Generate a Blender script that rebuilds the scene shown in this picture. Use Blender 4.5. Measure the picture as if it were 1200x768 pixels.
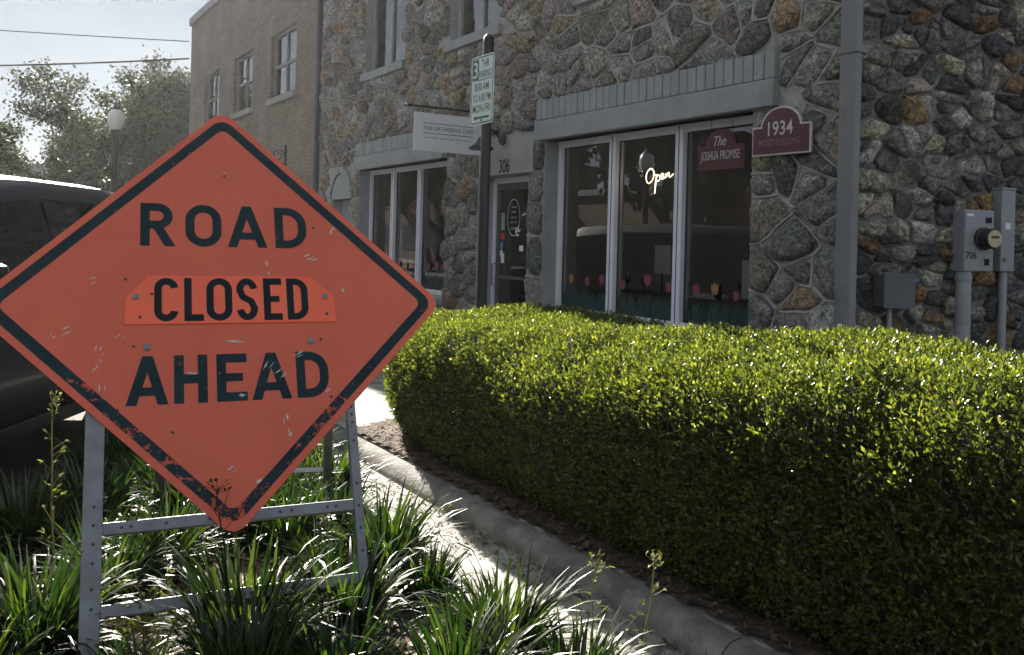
import bpy, bmesh, math, random
import numpy as np
from mathutils import Vector, Matrix, noise as mnoise

for o in list(bpy.data.objects):
    bpy.data.objects.remove(o, do_unlink=True)
S = bpy.context.scene
COL = S.collection
R = math.radians
rng = random.Random(7)
NR = np.random.default_rng(11)

# ------------------------------------------------------------------ camera, sky, sun, exposure
cam_d = bpy.data.cameras.new('camera'); cam = bpy.data.objects.new('camera', cam_d); COL.objects.link(cam)
cam.location = (0, 0, 1.5)
cam.rotation_mode = 'XYZ'
cam.matrix_world = Matrix.Translation((0, 0, 1.5)) @ Matrix.Rotation(R(90), 4, 'X') @ Matrix.Rotation(R(1.5), 4, 'Z')
cam_d.sensor_width = 36; cam_d.lens = 31.5
cam_d.shift_y = -101.0 / 1200
cam_d.clip_start = 0.05; cam_d.clip_end = 900
S.camera = cam

SUN_AZ, SUN_EL = 22.6, 27.5          # degrees left of +Y, above the horizon
wd = bpy.data.worlds.new('World'); S.world = wd; wd.use_nodes = True
nt = wd.node_tree
for n in list(nt.nodes): nt.nodes.remove(n)
sky = nt.nodes.new('ShaderNodeTexSky'); sky.sky_type = 'NISHITA'; sky.sun_disc = False
sky.sun_elevation = R(SUN_EL); sky.sun_rotation = R(-SUN_AZ)
sky.air_density = 1.0; sky.dust_density = 0.1; sky.ozone_density = 1.0
bg = nt.nodes.new('ShaderNodeBackground'); bg.inputs['Strength'].default_value = 0.055
wo = nt.nodes.new('ShaderNodeOutputWorld')
# thin even cloud veil over the clear sky
tcw = nt.nodes.new('ShaderNodeTexCoord'); ncl = nt.nodes.new('ShaderNodeTexNoise'); ncl.inputs['Scale'].default_value = 2.2; ncl.inputs['Detail'].default_value = 6; ncl.inputs['Roughness'].default_value = .5
mpw = nt.nodes.new('ShaderNodeMapping'); mpw.inputs['Scale'].default_value = (1, 1, 3.2); nt.links.new(tcw.outputs['Generated'], mpw.inputs['Vector']); nt.links.new(mpw.outputs[0], ncl.inputs['Vector'])
crw = nt.nodes.new('ShaderNodeValToRGB'); nt.links.new(ncl.outputs[0], crw.inputs[0])
crw.color_ramp.elements[0].position = .32; crw.color_ramp.elements[0].color = (1.75, 2.0, 2.3, 1); crw.color_ramp.elements[1].position = .72; crw.color_ramp.elements[1].color = (2.8, 2.95, 3.15, 1)
mxw = nt.nodes.new('ShaderNodeMix'); mxw.data_type = 'RGBA'; mxw.inputs[0].default_value = .95
nt.links.new(sky.outputs[0], mxw.inputs[6]); nt.links.new(crw.outputs[0], mxw.inputs[7])
nt.links.new(mxw.outputs[2], bg.inputs[0]); nt.links.new(bg.outputs[0], wo.inputs[0])
sl = bpy.data.lights.new('sun', 'SUN'); sl.energy = 5.0; sl.angle = R(0.53); sl.color = (1.0, 0.93, 0.82)
so = bpy.data.objects.new('sun', sl); COL.objects.link(so)
sv = Vector((-math.sin(R(SUN_AZ)) * math.cos(R(SUN_EL)), math.cos(R(SUN_AZ)) * math.cos(R(SUN_EL)), math.sin(R(SUN_EL))))
so.rotation_euler = sv.to_track_quat('Z', 'Y').to_euler()
so.location = (-8, 14, 20)
S.view_settings.view_transform = 'Standard'; S.view_settings.look = 'None'
S.view_settings.exposure = 2.05; S.view_settings.gamma = 1.0
S.render.engine = 'CYCLES'

# ------------------------------------------------------------------ frame of the street front
PHI = math.atan(650 / 1050); C, SN = math.cos(PHI), math.sin(PHI); DF = 5.7
def W(u, D, z=0.0):      # u metres along the street front, D metres out from the viewpoint square to the front
    return Vector((D * C - u * SN, D * SN + u * C, z))
ROTF = math.atan2(-C, SN)            # local x runs along the front to the right, local y into the building

# ------------------------------------------------------------------ helpers
def link(o, parent=None):
    COL.objects.link(o)
    if parent is not None: o.parent = parent
    return o
def tag(o, label=None, cat=None, group=None, kind=None):
    if label: o['label'] = label
    if cat: o['category'] = cat
    if group: o['group'] = group
    if kind: o['kind'] = kind
    return o
def thing(name, label, cat, loc=(0, 0, 0), rz=0.0, group=None, mat4=None):
    o = bpy.data.objects.new(name, None); o.empty_display_size = .1
    COL.objects.link(o)
    if mat4 is not None: o.matrix_world = mat4
    else:
        o.location = loc; o.rotation_euler = (0, 0, rz)
    return tag(o, label, cat, group)
def copy_tree(o, parent=None):
    c = o.copy(); COL.objects.link(c); c.parent = parent
    for ch in o.children: copy_tree(ch, c)
    return c

class MB:
    def __init__(s): s.v = []; s.f = []; s.sm = False
    def add(s, vs, fs):
        n = len(s.v); s.v += [tuple(v) for v in vs]; s.f += [tuple(i + n for i in f) for f in fs]; return s
    def box(s, x0, x1, y0, y1, z0, z1):
        vs = [(x, y, z) for z in (z0, z1) for y in (y0, y1) for x in (x0, x1)]
        return s.add(vs, [(0, 2, 3, 1), (4, 5, 7, 6), (0, 1, 5, 4), (2, 6, 7, 3), (0, 4, 6, 2), (1, 3, 7, 5)])
    def quad(s, a, b, c, d): return s.add([a, b, c, d], [(0, 1, 2, 3)])
    def prism(s, pts, z0, z1, ax='z'):
        n = len(pts)
        def P(p, z):
            return (p[0], p[1], z) if ax == 'z' else ((p[0], z, p[1]) if ax == 'y' else (z, p[0], p[1]))
        vs = [P(p, z0) for p in pts] + [P(p, z1) for p in pts]
        fs = [tuple(range(n))[::-1], tuple(range(n, 2 * n))] + [(i, (i + 1) % n, n + (i + 1) % n, n + i) for i in range(n)]
        return s.add(vs, fs)
    def tube(s, pts, rad, n=8, cap=True):
        pts = [Vector(p) for p in pts]
        if not isinstance(rad, (list, tuple)): rad = [rad] * len(pts)
        base = len(s.v); vs = []
        prev = None
        for i, p in enumerate(pts):
            t = (pts[min(i + 1, len(pts) - 1)] - pts[max(i - 1, 0)]).normalized()
            if prev is None:
                a = t.orthogonal().normalized()
            else:
                a = (prev - t * prev.dot(t))
                a = a.normalized() if a.length > 1e-6 else t.orthogonal().normalized()
            prev = a; b = t.cross(a)
            for k in range(n):
                th = 2 * math.pi * k / n
                vs.append(p + (a * math.cos(th) + b * math.sin(th)) * rad[i])
        fs = []
        for i in range(len(pts) - 1):
            for k in range(n):
                fs.append((i * n + k, i * n + (k + 1) % n, (i + 1) * n + (k + 1) % n, (i + 1) * n + k))
        if cap:
            fs.append(tuple(range(n))[::-1]); fs.append(tuple((len(pts) - 1) * n + k for k in range(n)))
        return s.add(vs, fs)
    def lathe(s, prof, c=(0, 0, 0), n=20, ax='z'):
        vs = []
        for (r, z) in prof:
            for k in range(n):
                th = 2 * math.pi * k / n
                x, y = r * math.cos(th), r * math.sin(th)
                p = (x, y, z) if ax == 'z' else ((x, z, y) if ax == 'y' else (z, x, y))
                vs.append((p[0] + c[0], p[1] + c[1], p[2] + c[2]))
        fs = []
        for i in range(len(prof) - 1):
            for k in range(n):
                fs.append((i * n + k, i * n + (k + 1) % n, (i + 1) * n + (k + 1) % n, (i + 1) * n + k))
        fs.append(tuple(range(n))[::-1]); fs.append(tuple((len(prof) - 1) * n + k for k in range(n)))
        return s.add(vs, fs)
    def mesh(s, name, smooth=False):
        me = bpy.data.meshes.new(name); me.from_pydata(s.v, [], s.f); me.validate(); me.update()
        if smooth:
            me.polygons.foreach_set('use_smooth', [True] * len(me.polygons))
        bm = bmesh.new(); bm.from_mesh(me); bmesh.ops.recalc_face_normals(bm, faces=bm.faces); bm.to_mesh(me); bm.free()
        return me
    def build(s, name, m, parent=None, smooth=False, bevel=0.0, seg=2):
        me = s.mesh(name, smooth); me.materials.append(m)
        o = bpy.data.objects.new(name, me); link(o, parent)
        if bevel > 0:
            b = o.modifiers.new('bevel', 'BEVEL'); b.width = bevel; b.segments = seg; b.limit_method = 'ANGLE'; b.angle_limit = R(40)
        if smooth: 
            try: me.set_sharp_from_angle(angle=R(40))
            except Exception: pass
        return o

def fast_mesh(name, V, F, m, parent=None, smooth=False):
    """V (n,3), F (k,3|4) numpy arrays of equal-size faces"""
    me = bpy.data.meshes.new(name)
    n, k = len(V), F.shape[1]
    me.vertices.add(n); me.vertices.foreach_set('co', np.ascontiguousarray(V, dtype=np.float32).ravel())
    me.loops.add(F.size); me.loops.foreach_set('vertex_index', np.ascontiguousarray(F, dtype=np.int32).ravel())
    me.polygons.add(len(F)); me.polygons.foreach_set('loop_start', np.arange(0, F.size, k, dtype=np.int32))
    me.update(calc_edges=True)
    if smooth: me.polygons.foreach_set('use_smooth', [True] * len(F))
    me.materials.append(m)
    o = bpy.data.objects.new(name, me); link(o, parent); return o

# ------------------------------------------------------------------ materials
def newmat(name):
    m = bpy.data.materials.new(name); m.use_nodes = True
    t = m.node_tree
    for n in list(t.nodes): t.nodes.remove(n)
    out = t.nodes.new('ShaderNodeOutputMaterial')
    return m, t, out
def nd(t, typ, **kw):
    n = t.nodes.new(typ)
    for k, v in kw.items(): setattr(n, k, v)
    return n
def ramp(t, fac, stops):
    r = t.nodes.new('ShaderNodeValToRGB')
    e = r.color_ramp.elements
    while len(e) < len(stops): e.new(0.5)
    for el, (p, c) in zip(e, stops):
        el.position = p; el.color = (c[0], c[1], c[2], 1)
    t.links.new(fac, r.inputs[0]); return r.outputs[0]
def mixc(t, fac, a, b, mode='MIX'):
    m = t.nodes.new('ShaderNodeMix'); m.data_type = 'RGBA'; m.blend_type = mode
    for sock, v in ((m.inputs[0], fac), (m.inputs[6], a), (m.inputs[7], b)):
        if hasattr(v, 'is_linked') or hasattr(v, 'links'): t.links.new(v, sock)
        else: sock.default_value = v if isinstance(v, (int, float)) else (v[0], v[1], v[2], 1)
    return m.outputs[2]
def nz(t, vec, scale, detail=5, rough=.55, dist=0.0):
    n = t.nodes.new('ShaderNodeTexNoise'); n.inputs['Scale'].default_value = scale; n.inputs['Detail'].default_value = detail
    n.inputs['Roughness'].default_value = rough; n.inputs['Distortion'].default_value = dist
    t.links.new(vec, n.inputs['Vector']); return n.outputs[0]
def objco(t): return t.nodes.new('ShaderNodeTexCoord').outputs['Object']
def bump(t, h, strength, dist=0.01, prev=None):
    b = t.nodes.new('ShaderNodeBump'); b.inputs['Strength'].default_value = strength; b.inputs['Distance'].default_value = dist
    t.links.new(h, b.inputs['Height'])
    if prev is not None: t.links.new(prev, b.inputs['Normal'])
    return b.outputs[0]
def mat(name, c, rough=.6, var=.25, scale=6, metal=0.0, bmp=0.0, bscale=60, bdist=.004, c2=None, spec=.5, dirt=None, dirt_scale=3, dirt_pos=(.55, .75)):
    m, t, out = newmat(name)
    p = nd(t, 'ShaderNodeBsdfPrincipled'); t.links.new(p.outputs[0], out.inputs[0])
    co = objco(t)
    lo = tuple(x * (1 - var) for x in c); hi = tuple(min(1, x * (1 + var)) for x in (c2 or c))
    col = ramp(t, nz(t, co, scale, 6), [(.3, lo), (.7, hi)])
    if dirt:
        k = ramp(t, nz(t, co, dirt_scale, 8, .65), [(dirt_pos[0], (0, 0, 0)), (dirt_pos[1], (1, 1, 1))])
        col = mixc(t, k, col, dirt)
    t.links.new(col, p.inputs['Base Color'])
    p.inputs['Roughness'].default_value = rough; p.inputs['Metallic'].default_value = metal
    p.inputs['Specular IOR Level'].default_value = spec
    if bmp: t.links.new(bump(t, nz(t, co, bscale, 6, .6), bmp, bdist), p.inputs['Normal'])
    return m

M = {}
M['asphalt'] = mat('asphalt', (.055, .055, .057), .9, .3, 2.0, bmp=.6, bscale=120, bdist=.006, c2=(.075, .073, .07))
M['concrete'] = mat('concrete', (.36, .345, .32), .92, .25, 5.0, bmp=.8, bscale=90, bdist=.006, dirt=(.13, .12, .11), dirt_scale=3.5, dirt_pos=(.46, .74))
M['kerb'] = mat('kerb_concrete', (.24, .23, .215), .92, .3, 9, bmp=1, bscale=55, bdist=.012, dirt=(.10, .095, .085), dirt_scale=5, dirt_pos=(.42, .70))
M['mulch'] = mat('mulch', (.055, .037, .025), .95, .5, 30, bmp=1, bscale=60, bdist=.02, c2=(.10, .07, .045))
M['chip'] = mat('mulch_chip', (.07, .045, .028), .9, .5, 9, c2=(.14, .10, .065))
M['litter'] = mat('dry_blade', (.22, .17, .10), .85, .35, 9, c2=(.36, .29, .19))
M['frame'] = mat('aluminium_frame', (.80, .80, .88), .42, .06, 4, metal=.1, bmp=.1, bscale=40, bdist=.001)
M['greypaint'] = mat('grey_painted_masonry', (.30, .325, .325), .8, .12, 5, bmp=.6, bscale=60, bdist=.004, dirt=(.2, .215, .215), dirt_scale=3)
M['stucco'] = mat('stucco', (.34, .34, .33), .9, .12, 4, bmp=.7, bscale=70, bdist=.005)
M['mortar'] = mat('mortar', (.38, .37, .34), .95, .3, 9, bmp=1, bscale=45, bdist=.012, dirt=(.10, .10, .098), dirt_scale=5)
M['bead'] = mat('mortar_bead', (.44, .43, .40), .95, .25, 10, bmp=.8, bscale=60, bdist=.006, dirt=(.2, .195, .185), dirt_scale=6)
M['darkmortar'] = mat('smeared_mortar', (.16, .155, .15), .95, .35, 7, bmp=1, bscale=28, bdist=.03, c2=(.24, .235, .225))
M['spout'] = mat('downspout_paint', (.20, .205, .21), .55, .1, 3, bmp=.2, bscale=20, bdist=.002, dirt=(.14, .14, .14), dirt_scale=4)
M['black'] = mat('black_paint', (.018, .018, .02), .45, .2, 5, bmp=.1, bscale=50, bdist=.001)
M['galv'] = mat('galvanised_steel', (.20, .21, .23), .5, .2, 14, metal=.6, bmp=.25, bscale=30, bdist=.001, dirt=(.22, .2, .18), dirt_scale=9, dirt_pos=(.58, .72))
M['boxgrey'] = mat('grey_enclosure_paint', (.27, .29, .31), .5, .1, 5, bmp=.15, bscale=25, bdist=.001, dirt=(.17, .18, .185), dirt_scale=5)
M['darkbox'] = mat('dark_grey_enclosure', (.10, .105, .115), .55, .15, 5, bmp=.1, bscale=25, bdist=.001)
M['pvc'] = mat('grey_conduit', (.30, .32, .34), .5, .12, 4, dirt=(.2, .2, .2), dirt_scale=6)
M['white'] = mat('white_paint', (.74, .74, .76), .5, .05, 4)
M['paper'] = mat('white_paper', (.75, .76, .78), .7, .04, 4)
M['signwhite'] = mat('reflective_white', (.70, .76, .74), .35, .05, 6)
M['signgreen'] = mat('sign_green', (.035, .13, .085), .4, .1, 8)
M['ink'] = mat('grey_ink', (.10, .105, .13), .6, .1, 5)
M['maroon'] = mat('maroon_plaque', (.085, .02, .025), .45, .18, 10, bmp=.2, bscale=60, bdist=.001)
M['plaqueedge'] = mat('plaque_silver', (.55, .52, .50), .4, .1, 10, metal=.2)
M['plaquedim'] = mat('plaque_faded_letters', (.22, .12, .12), .5, .2, 20)
M['brass'] = mat('meter_ring', (.30, .27, .18), .35, .1, 8, metal=.5)
M['meterface'] = mat('meter_face', (.45, .42, .26), .4, .12, 20)
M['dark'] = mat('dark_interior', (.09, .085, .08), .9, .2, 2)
M['wood'] = mat('dark_wood', (.11, .07, .045), .6, .3, 5)
M['pink'] = mat('pink_window_paint', (.21, .04, .075), .6, .15, 20)
M['orangepaint'] = mat('orange_window_paint', (.32, .14, .05), .6, .12, 20)
M['stemgreen'] = mat('green_window_paint', (.025, .07, .045), .6, .2, 20)
M['grasspaint'] = mat('painted_grass', (.018, .05, .045), .7, .35, 25)
M['bark'] = mat('bark', (.075, .06, .048), .95, .3, 8, bmp=.9, bscale=18, bdist=.03)
M['twigshade'] = mat('hedge_twig_shade', (.016, .017, .010), .95, .3, 20)  # near-black tone, shade between the leaves put into the colour
M['tyre'] = mat('tyre_rubber', (.02, .02, .021), .85, .2, 10)
M['rim'] = mat('alloy_rim', (.45, .45, .47), .3, .05, 5, metal=.9)
M['redlens'] = mat('red_lens', (.28, .01, .012), .15, .1, 5)
M['chrome'] = mat('chrome', (.7, .7, .72), .12, .03, 5, metal=1)
M['stopred'] = mat('stop_red', (.42, .02, .025), .4, .06, 5)
M['roofgrey'] = mat('grey_roofing', (.25, .25, .27), .9, .12, 2)
M['farwall'] = mat('far_wall', (.34, .33, .36), .9, .1, 1.5)
M['signback'] = mat('sign_plate_aluminium', (.45, .45, .46), .5, .08, 6, metal=.6)
M['tag_red'] = mat('red_sticker', (.45, .07, .05), .6, .1, 20)
M['tag_blue'] = mat('blue_sticker', (.12, .22, .5), .6, .2, 20)
M['rubber'] = mat('black_screw', (.03, .03, .03), .5, .2, 9)

def carpaint():
    m, t, out = newmat('dark_car_paint')
    p = nd(t, 'ShaderNodeBsdfPrincipled'); t.links.new(p.outputs[0], out.inputs[0])
    co = objco(t)
    t.links.new(ramp(t, nz(t, co, 400, 2), [(.4, (.012, .014, .018)), (.62, (.02, .023, .028))]), p.inputs['Base Color'])
    p.inputs['Roughness'].default_value = .42; p.inputs['Metallic'].default_value = .1
    p.inputs['Coat Weight'].default_value = .35; p.inputs['Coat Roughness'].default_value = .12
    return m
M['car'] = carpaint()

def glassmat(name, tint, ior, rough=.004):
    m, t, out = newmat(name)
    tr = nd(t, 'ShaderNodeBsdfTransparent'); tr.inputs[0].default_value = (*tint, 1)
    gl = nd(t, 'ShaderNodeBsdfGlossy'); gl.inputs['Roughness'].default_value = rough
    co = objco(t)
    t.links.new(ramp(t, nz(t, co, 1.2, 4), [(.3, (.86, .88, .9)), (.7, (1, 1, 1))]), gl.inputs['Color'])
    t.links.new(bump(t, nz(t, co, .9, 1), .02, .02), gl.inputs['Normal'])
    fr = nd(t, 'ShaderNodeFresnel'); fr.inputs['IOR'].default_value = ior
    mx = nd(t, 'ShaderNodeMixShader'); t.links.new(fr.outputs[0], mx.inputs[0]); t.links.new(tr.outputs[0], mx.inputs[1]); t.links.new(gl.outputs[0], mx.inputs[2])
    t.links.new(mx.outputs[0], out.inputs[0]); return m
M['glass'] = glassmat('window_glass', (.82, .86, .86), 1.95)
M['carglass'] = glassmat('tinted_car_glass', (.16, .18, .2), 1.6)
M['upglass'] = glassmat('sash_glass', (.5, .55, .58), 2.5)

def emis(name, c, s):
    m, t, out = newmat(name)
    e = nd(t, 'ShaderNodeEmission'); e.inputs[0].default_value = (*c, 1); e.inputs[1].default_value = s
    co = objco(t); n = nz(t, co, 30, 2)
    t.links.new(ramp(t, n, [(.2, tuple(x * .92 for x in c)), (.8, c)]), e.inputs[0])
    t.links.new(e.outputs[0], out.inputs[0]); return m
M['neon'] = emis('neon_tube', (1.0, .66, .38), 1.5)
M['bulb'] = emis('warm_bulb', (1.0, .62, .28), 6.0)
M['globe'] = mat('frosted_globe', (.75, .74, .70), .35, .05, 4)

def leafmat(name, c1, c2, c3, trans, rough=.4, spec=.5, tc=(1.25, 1.35, .5)):
    m, t, out = newmat(name)
    g = nd(t, 'ShaderNodeNewGeometry')
    col = ramp(t, g.outputs['Random Per Island'], [(.0, c1), (.55, c2), (1.0, c3)])
    p = nd(t, 'ShaderNodeBsdfPrincipled'); t.links.new(col, p.inputs['Base Color'])
    p.inputs['Roughness'].default_value = rough; p.inputs['Specular IOR Level'].default_value = spec
    tr = nd(t, 'ShaderNodeBsdfTranslucent')
    t.links.new(mixc(t, 1.0, col, tc, 'MULTIPLY'), tr.inputs[0])
    mx = nd(t, 'ShaderNodeMixShader'); mx.inputs[0].default_value = trans
    t.links.new(p.outputs[0], mx.inputs[1]); t.links.new(tr.outputs[0], mx.inputs[2]); t.links.new(mx.outputs[0], out.inputs[0])
    return m
M['hedgeleaf'] = leafmat('hedge_leaf', (.015, .026, .008), (.030, .042, .012), (.090, .100, .026), .40, .26, .6, (4.3, 4.1, 1.35))
M['grassleaf'] = leafmat('strap_leaf', (.006, .015, .006), (.012, .026, .009), (.042, .062, .018), .30, .42, .5, (2.6, 2.8, .6))
M['oakleaf'] = leafmat('oak_leaf', (.018, .028, .010), (.03, .042, .014), (.06, .075, .025), .22, .5, .4)
M['weedleaf'] = leafmat('weed_leaf', (.10, .12, .035), (.17, .17, .06), (.30, .27, .12), .35, .6, .3)
M['palegreen'] = leafmat('pale_weed_leaf', (.13, .15, .05), (.2, .2, .08), (.28, .26, .12), .35, .6, .3)

def stonemat(name, bs, smear=None, sp=(.52, .62)):
    m, t, out = newmat(name)
    p = nd(t, 'ShaderNodeBsdfPrincipled'); t.links.new(p.outputs[0], out.inputs[0])
    co = objco(t)
    at = nd(t, 'ShaderNodeAttribute', attribute_name='tint')
    n1 = nz(t, co, 13, 10, .72, 1.8); n2 = nz(t, co, 42, 6, .72, .8)
    k1 = ramp(t, n1, [(.33, (.16, .155, .155)), (.44, (.62, .61, .6)), (.52, (1.0, .99, .97)), (.59, (1.35, 1.32, 1.26)), (.68, (2.3, 2.25, 2.1))])  # stone mottling plus relief painted in colour: dark hollows, whitish highs
    col = mixc(t, 1.0, at.outputs['Color'], k1, 'MULTIPLY')
    k2 = ramp(t, n2, [(.3, (.45, .44, .44)), (.52, (1, 1, 1)), (.75, (1.3, 1.27, 1.2))])
    col = mixc(t, 1.0, col, k2, 'MULTIPLY')
    # dark pits along cell edges: relief shade painted into the colour
    vo = nd(t, 'ShaderNodeTexVoronoi', feature='DISTANCE_TO_EDGE'); vo.inputs['Scale'].default_value = 13
    dis = nd(t, 'ShaderNodeMix', data_type='RGBA', blend_type='LINEAR_LIGHT'); dis.inputs[0].default_value = .25
    t.links.new(co, dis.inputs[6]); 
    nn = nd(t, 'ShaderNodeTexNoise'); nn.inputs['Scale'].default_value = 7; nn.inputs['Detail'].default_value = 5; t.links.new(co, nn.inputs['Vector']); t.links.new(nn.outputs[1], dis.inputs[7])
    t.links.new(dis.outputs[2], vo.inputs['Vector'])
    pit_shade = ramp(t, vo.outputs[0], [(.0, (.25, .25, .25)), (.09, (1, 1, 1))])
    col = mixc(t, .55, col, mixc(t, 1.0, col, pit_shade, 'MULTIPLY'))
    if smear:      # old mortar wiped over the faces
        sm = ramp(t, nz(t, co, 2.6, 7, .62, .7), [(sp[0], (0, 0, 0)), (sp[1], (.85, .85, .85))])
        col = mixc(t, sm, col, mixc(t, 1.0, smear, k2, 'MULTIPLY'))
    t.links.new(col, p.inputs['Base Color']); p.inputs['Roughness'].default_value = .9; p.inputs['Specular IOR Level'].default_value = .25
    b1 = bump(t, n1, 1.0, .05 * bs); b2 = bump(t, vo.outputs[0], .8, .05 * bs, b1); b3 = bump(t, n2, .9, .018 * bs, b2)
    t.links.new(b3, p.inputs['Normal'])
    return m
M['stone'] = stonemat('rubble_stone', 1.8, (.36, .345, .315), (.56, .68))
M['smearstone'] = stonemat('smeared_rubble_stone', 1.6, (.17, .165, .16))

def brickmat(name, c1, c2, mc):
    m, t, out = newmat(name)
    p = nd(t, 'ShaderNodeBsdfPrincipled'); t.links.new(p.outputs[0], out.inputs[0])
    co = objco(t); mp = nd(t, 'ShaderNodeMapping'); mp.inputs['Rotation'].default_value = (R(90), 0, 0); t.links.new(co, mp.inputs['Vector'])
    b = nd(t, 'ShaderNodeTexBrick'); t.links.new(mp.outputs[0], b.inputs['Vector'])
    b.inputs['Scale'].default_value = 1.0; b.inputs['Brick Width'].default_value = .22; b.inputs['Row Height'].default_value = .078
    b.inputs['Mortar Size'].default_value = .009; b.inputs['Bias'].default_value = 0
    b.inputs['Color1'].default_value = (*c1, 1); b.inputs['Color2'].default_value = (*c2, 1); b.inputs['Mortar'].default_value = (*mc, 1)
    k = ramp(t, nz(t, co, 1.1, 7, .65), [(.3, (.75, .75, .75)), (.7, (1.2, 1.2, 1.2))])
    t.links.new(mixc(t, 1.0, b.outputs[0], k, 'MULTIPLY'), p.inputs['Base Color']); p.inputs['Roughness'].default_value = .9
    inv = nd(t, 'ShaderNodeMath', operation='SUBTRACT'); inv.inputs[0].default_value = 1; t.links.new(b.outputs[1], inv.inputs[1])
    b1 = bump(t, inv.outputs[0], .8, .01); b2 = bump(t, nz(t, co, 60, 5), .5, .004, b1)
    t.links.new(b2, p.inputs['Normal']); return m
M['brick'] = brickmat('buff_brick', (.24, .19, .15), (.31, .25, .20), (.20, .18, .16))
M['brick2'] = brickmat('brown_brick', (.14, .085, .065), (.19, .12, .09), (.16, .14, .12))

def signface(name, c, c_worn, fluo=False):
    m, t, out = newmat(name)
    p = nd(t, 'ShaderNodeBsdfPrincipled'); t.links.new(p.outputs[0], out.inputs[0])
    co = objco(t)
    col = ramp(t, nz(t, co, 2.2, 6, .6), [(.3, tuple(x * .86 for x in c)), (.7, c)])
    # honeycomb sheeting
    v = nd(t, 'ShaderNodeTexVoronoi', feature='DISTANCE_TO_EDGE'); v.inputs['Scale'].default_value = 160; v.inputs['Randomness'].default_value = .15; t.links.new(co, v.inputs['Vector'])
    col = mixc(t, .16, col, mixc(t, 1.0, col, ramp(t, v.outputs[0], [(0, (.45, .45, .45)), (.2, (1, 1, 1))]), 'MULTIPLY'))
    # grime streaks and chips
    g = ramp(t, nz(t, co, 5.5, 9, .72, .8), [(.5, (0, 0, 0)), (.78, (.55, .55, .55))])
    col = mixc(t, g, col, c_worn)
    ch = ramp(t, nz(t, co, 17, 7, .62, 1.5), [(.735, (0, 0, 0)), (.75, (1, 1, 1))])
    col = mixc(t, ch, col, (.62, .56, .52))
    dk = ramp(t, nz(t, co, 31, 4, .6, .5), [(.745, (0, 0, 0)), (.77, (1, 1, 1))])
    col = mixc(t, dk, col, (.12, .04, .03))
    t.links.new(col, p.inputs['Base Color']); p.inputs['Roughness'].default_value = .42; p.inputs['Specular IOR Level'].default_value = .35
    t.links.new(bump(t, nz(t, co, 3, 4), .12, .01), p.inputs['Normal'])
    return m
M['orange'] = signface('orange_sheeting', (.72, .135, .075), (.52, .11, .075))
M['orange2'] = signface('overlay_sheeting', (1.0, .165, .08), (1.0, .15, .07))
def signink(name, wear):
    m, t, out = newmat(name)
    p = nd(t, 'ShaderNodeBsdfPrincipled'); t.links.new(p.outputs[0], out.inputs[0])
    co = objco(t); sp = nd(t, 'ShaderNodeSeparateXYZ'); t.links.new(co, sp.inputs[0])
    n = nz(t, co, 26, 8, .7, .9); n2 = nz(t, co, 3.5, 3)
    a = nd(t, 'ShaderNodeMath', operation='MULTIPLY_ADD'); t.links.new(n2, a.inputs[0]); a.inputs[1].default_value = .55; t.links.new(n, a.inputs[2])
    # the lower edges are scuffed the most
    lo = nd(t, 'ShaderNodeMapRange'); t.links.new(sp.outputs[1], lo.inputs[0]); lo.inputs[1].default_value = 1.35; lo.inputs[2].default_value = .5; lo.inputs[3].default_value = -.06; lo.inputs[4].default_value = wear
    ad = nd(t, 'ShaderNodeMath', operation='ADD'); t.links.new(a.outputs[0], ad.inputs[0]); t.links.new(lo.outputs[0], ad.inputs[1])
    k = ramp(t, ad.outputs[0], [(.905, (0, 0, 0)), (.93, (1, 1, 1))])
    base = ramp(t, nz(t, co, 8, 5), [(.3, (.010, .026, .032)), (.7, (.018, .042, .050))])
    t.links.new(mixc(t, k, base, (.55, .10, .055)), p.inputs['Base Color']); p.inputs['Roughness'].default_value = .5; p.inputs['Specular IOR Level'].default_value = .12
    return m
M['border'] = signink('sign_border_ink', .13); M['letter'] = signink('sign_letter_ink', .015)
M['scratch'] = mat('scratch', (.6, .55, .52), .6, .2, 60)
M['opaqueblack'] = mat('black_ink', (.010, .018, .023), .5, .2, 9, spec=.12)

# ------------------------------------------------------------------ text
def text_mesh(s, size=1.0, width=None, bold=0.0, spacing=1.0, shear=0.0, align='CENTER', height=None):
    cu = bpy.data.curves.new('t', 'FONT'); cu.body = s; cu.size = size; cu.align_x = align; cu.align_y = 'CENTER'; cu.offset = bold; cu.space_character = spacing; cu.shear = shear; cu.resolution_u = 4
    o = bpy.data.objects.new('t', cu); COL.objects.link(o)
    dg = bpy.context.evaluated_depsgraph_get()
    me = bpy.data.meshes.new_from_object(o.evaluated_get(dg)); bpy.data.objects.remove(o)
    bpy.data.curves.remove(cu)
    co = np.empty(len(me.vertices) * 3, np.float32); me.vertices.foreach_get('co', co); co = co.reshape(-1, 3)
    mn, mx = co.min(0), co.max(0)
    co -= (mn + mx) / 2
    if width: co[:, 0] *= width / (mx[0] - mn[0])
    if height: co[:, 1] *= height / (mx[1] - mn[1])
    return me, co
def lettering(name, s, m, parent, place, **kw):
    """place: function (x, y) in text plane -> local 3D point"""
    me, co = text_mesh(s, **kw)
    co = np.array([place(x, y) for x, y, z in co], np.float32)
    me.vertices.foreach_set('co', co.ravel()); me.update(); me.materials.clear(); me.materials.append(m); me.name = name
    return link(bpy.data.objects.new(name, me), parent)

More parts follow.
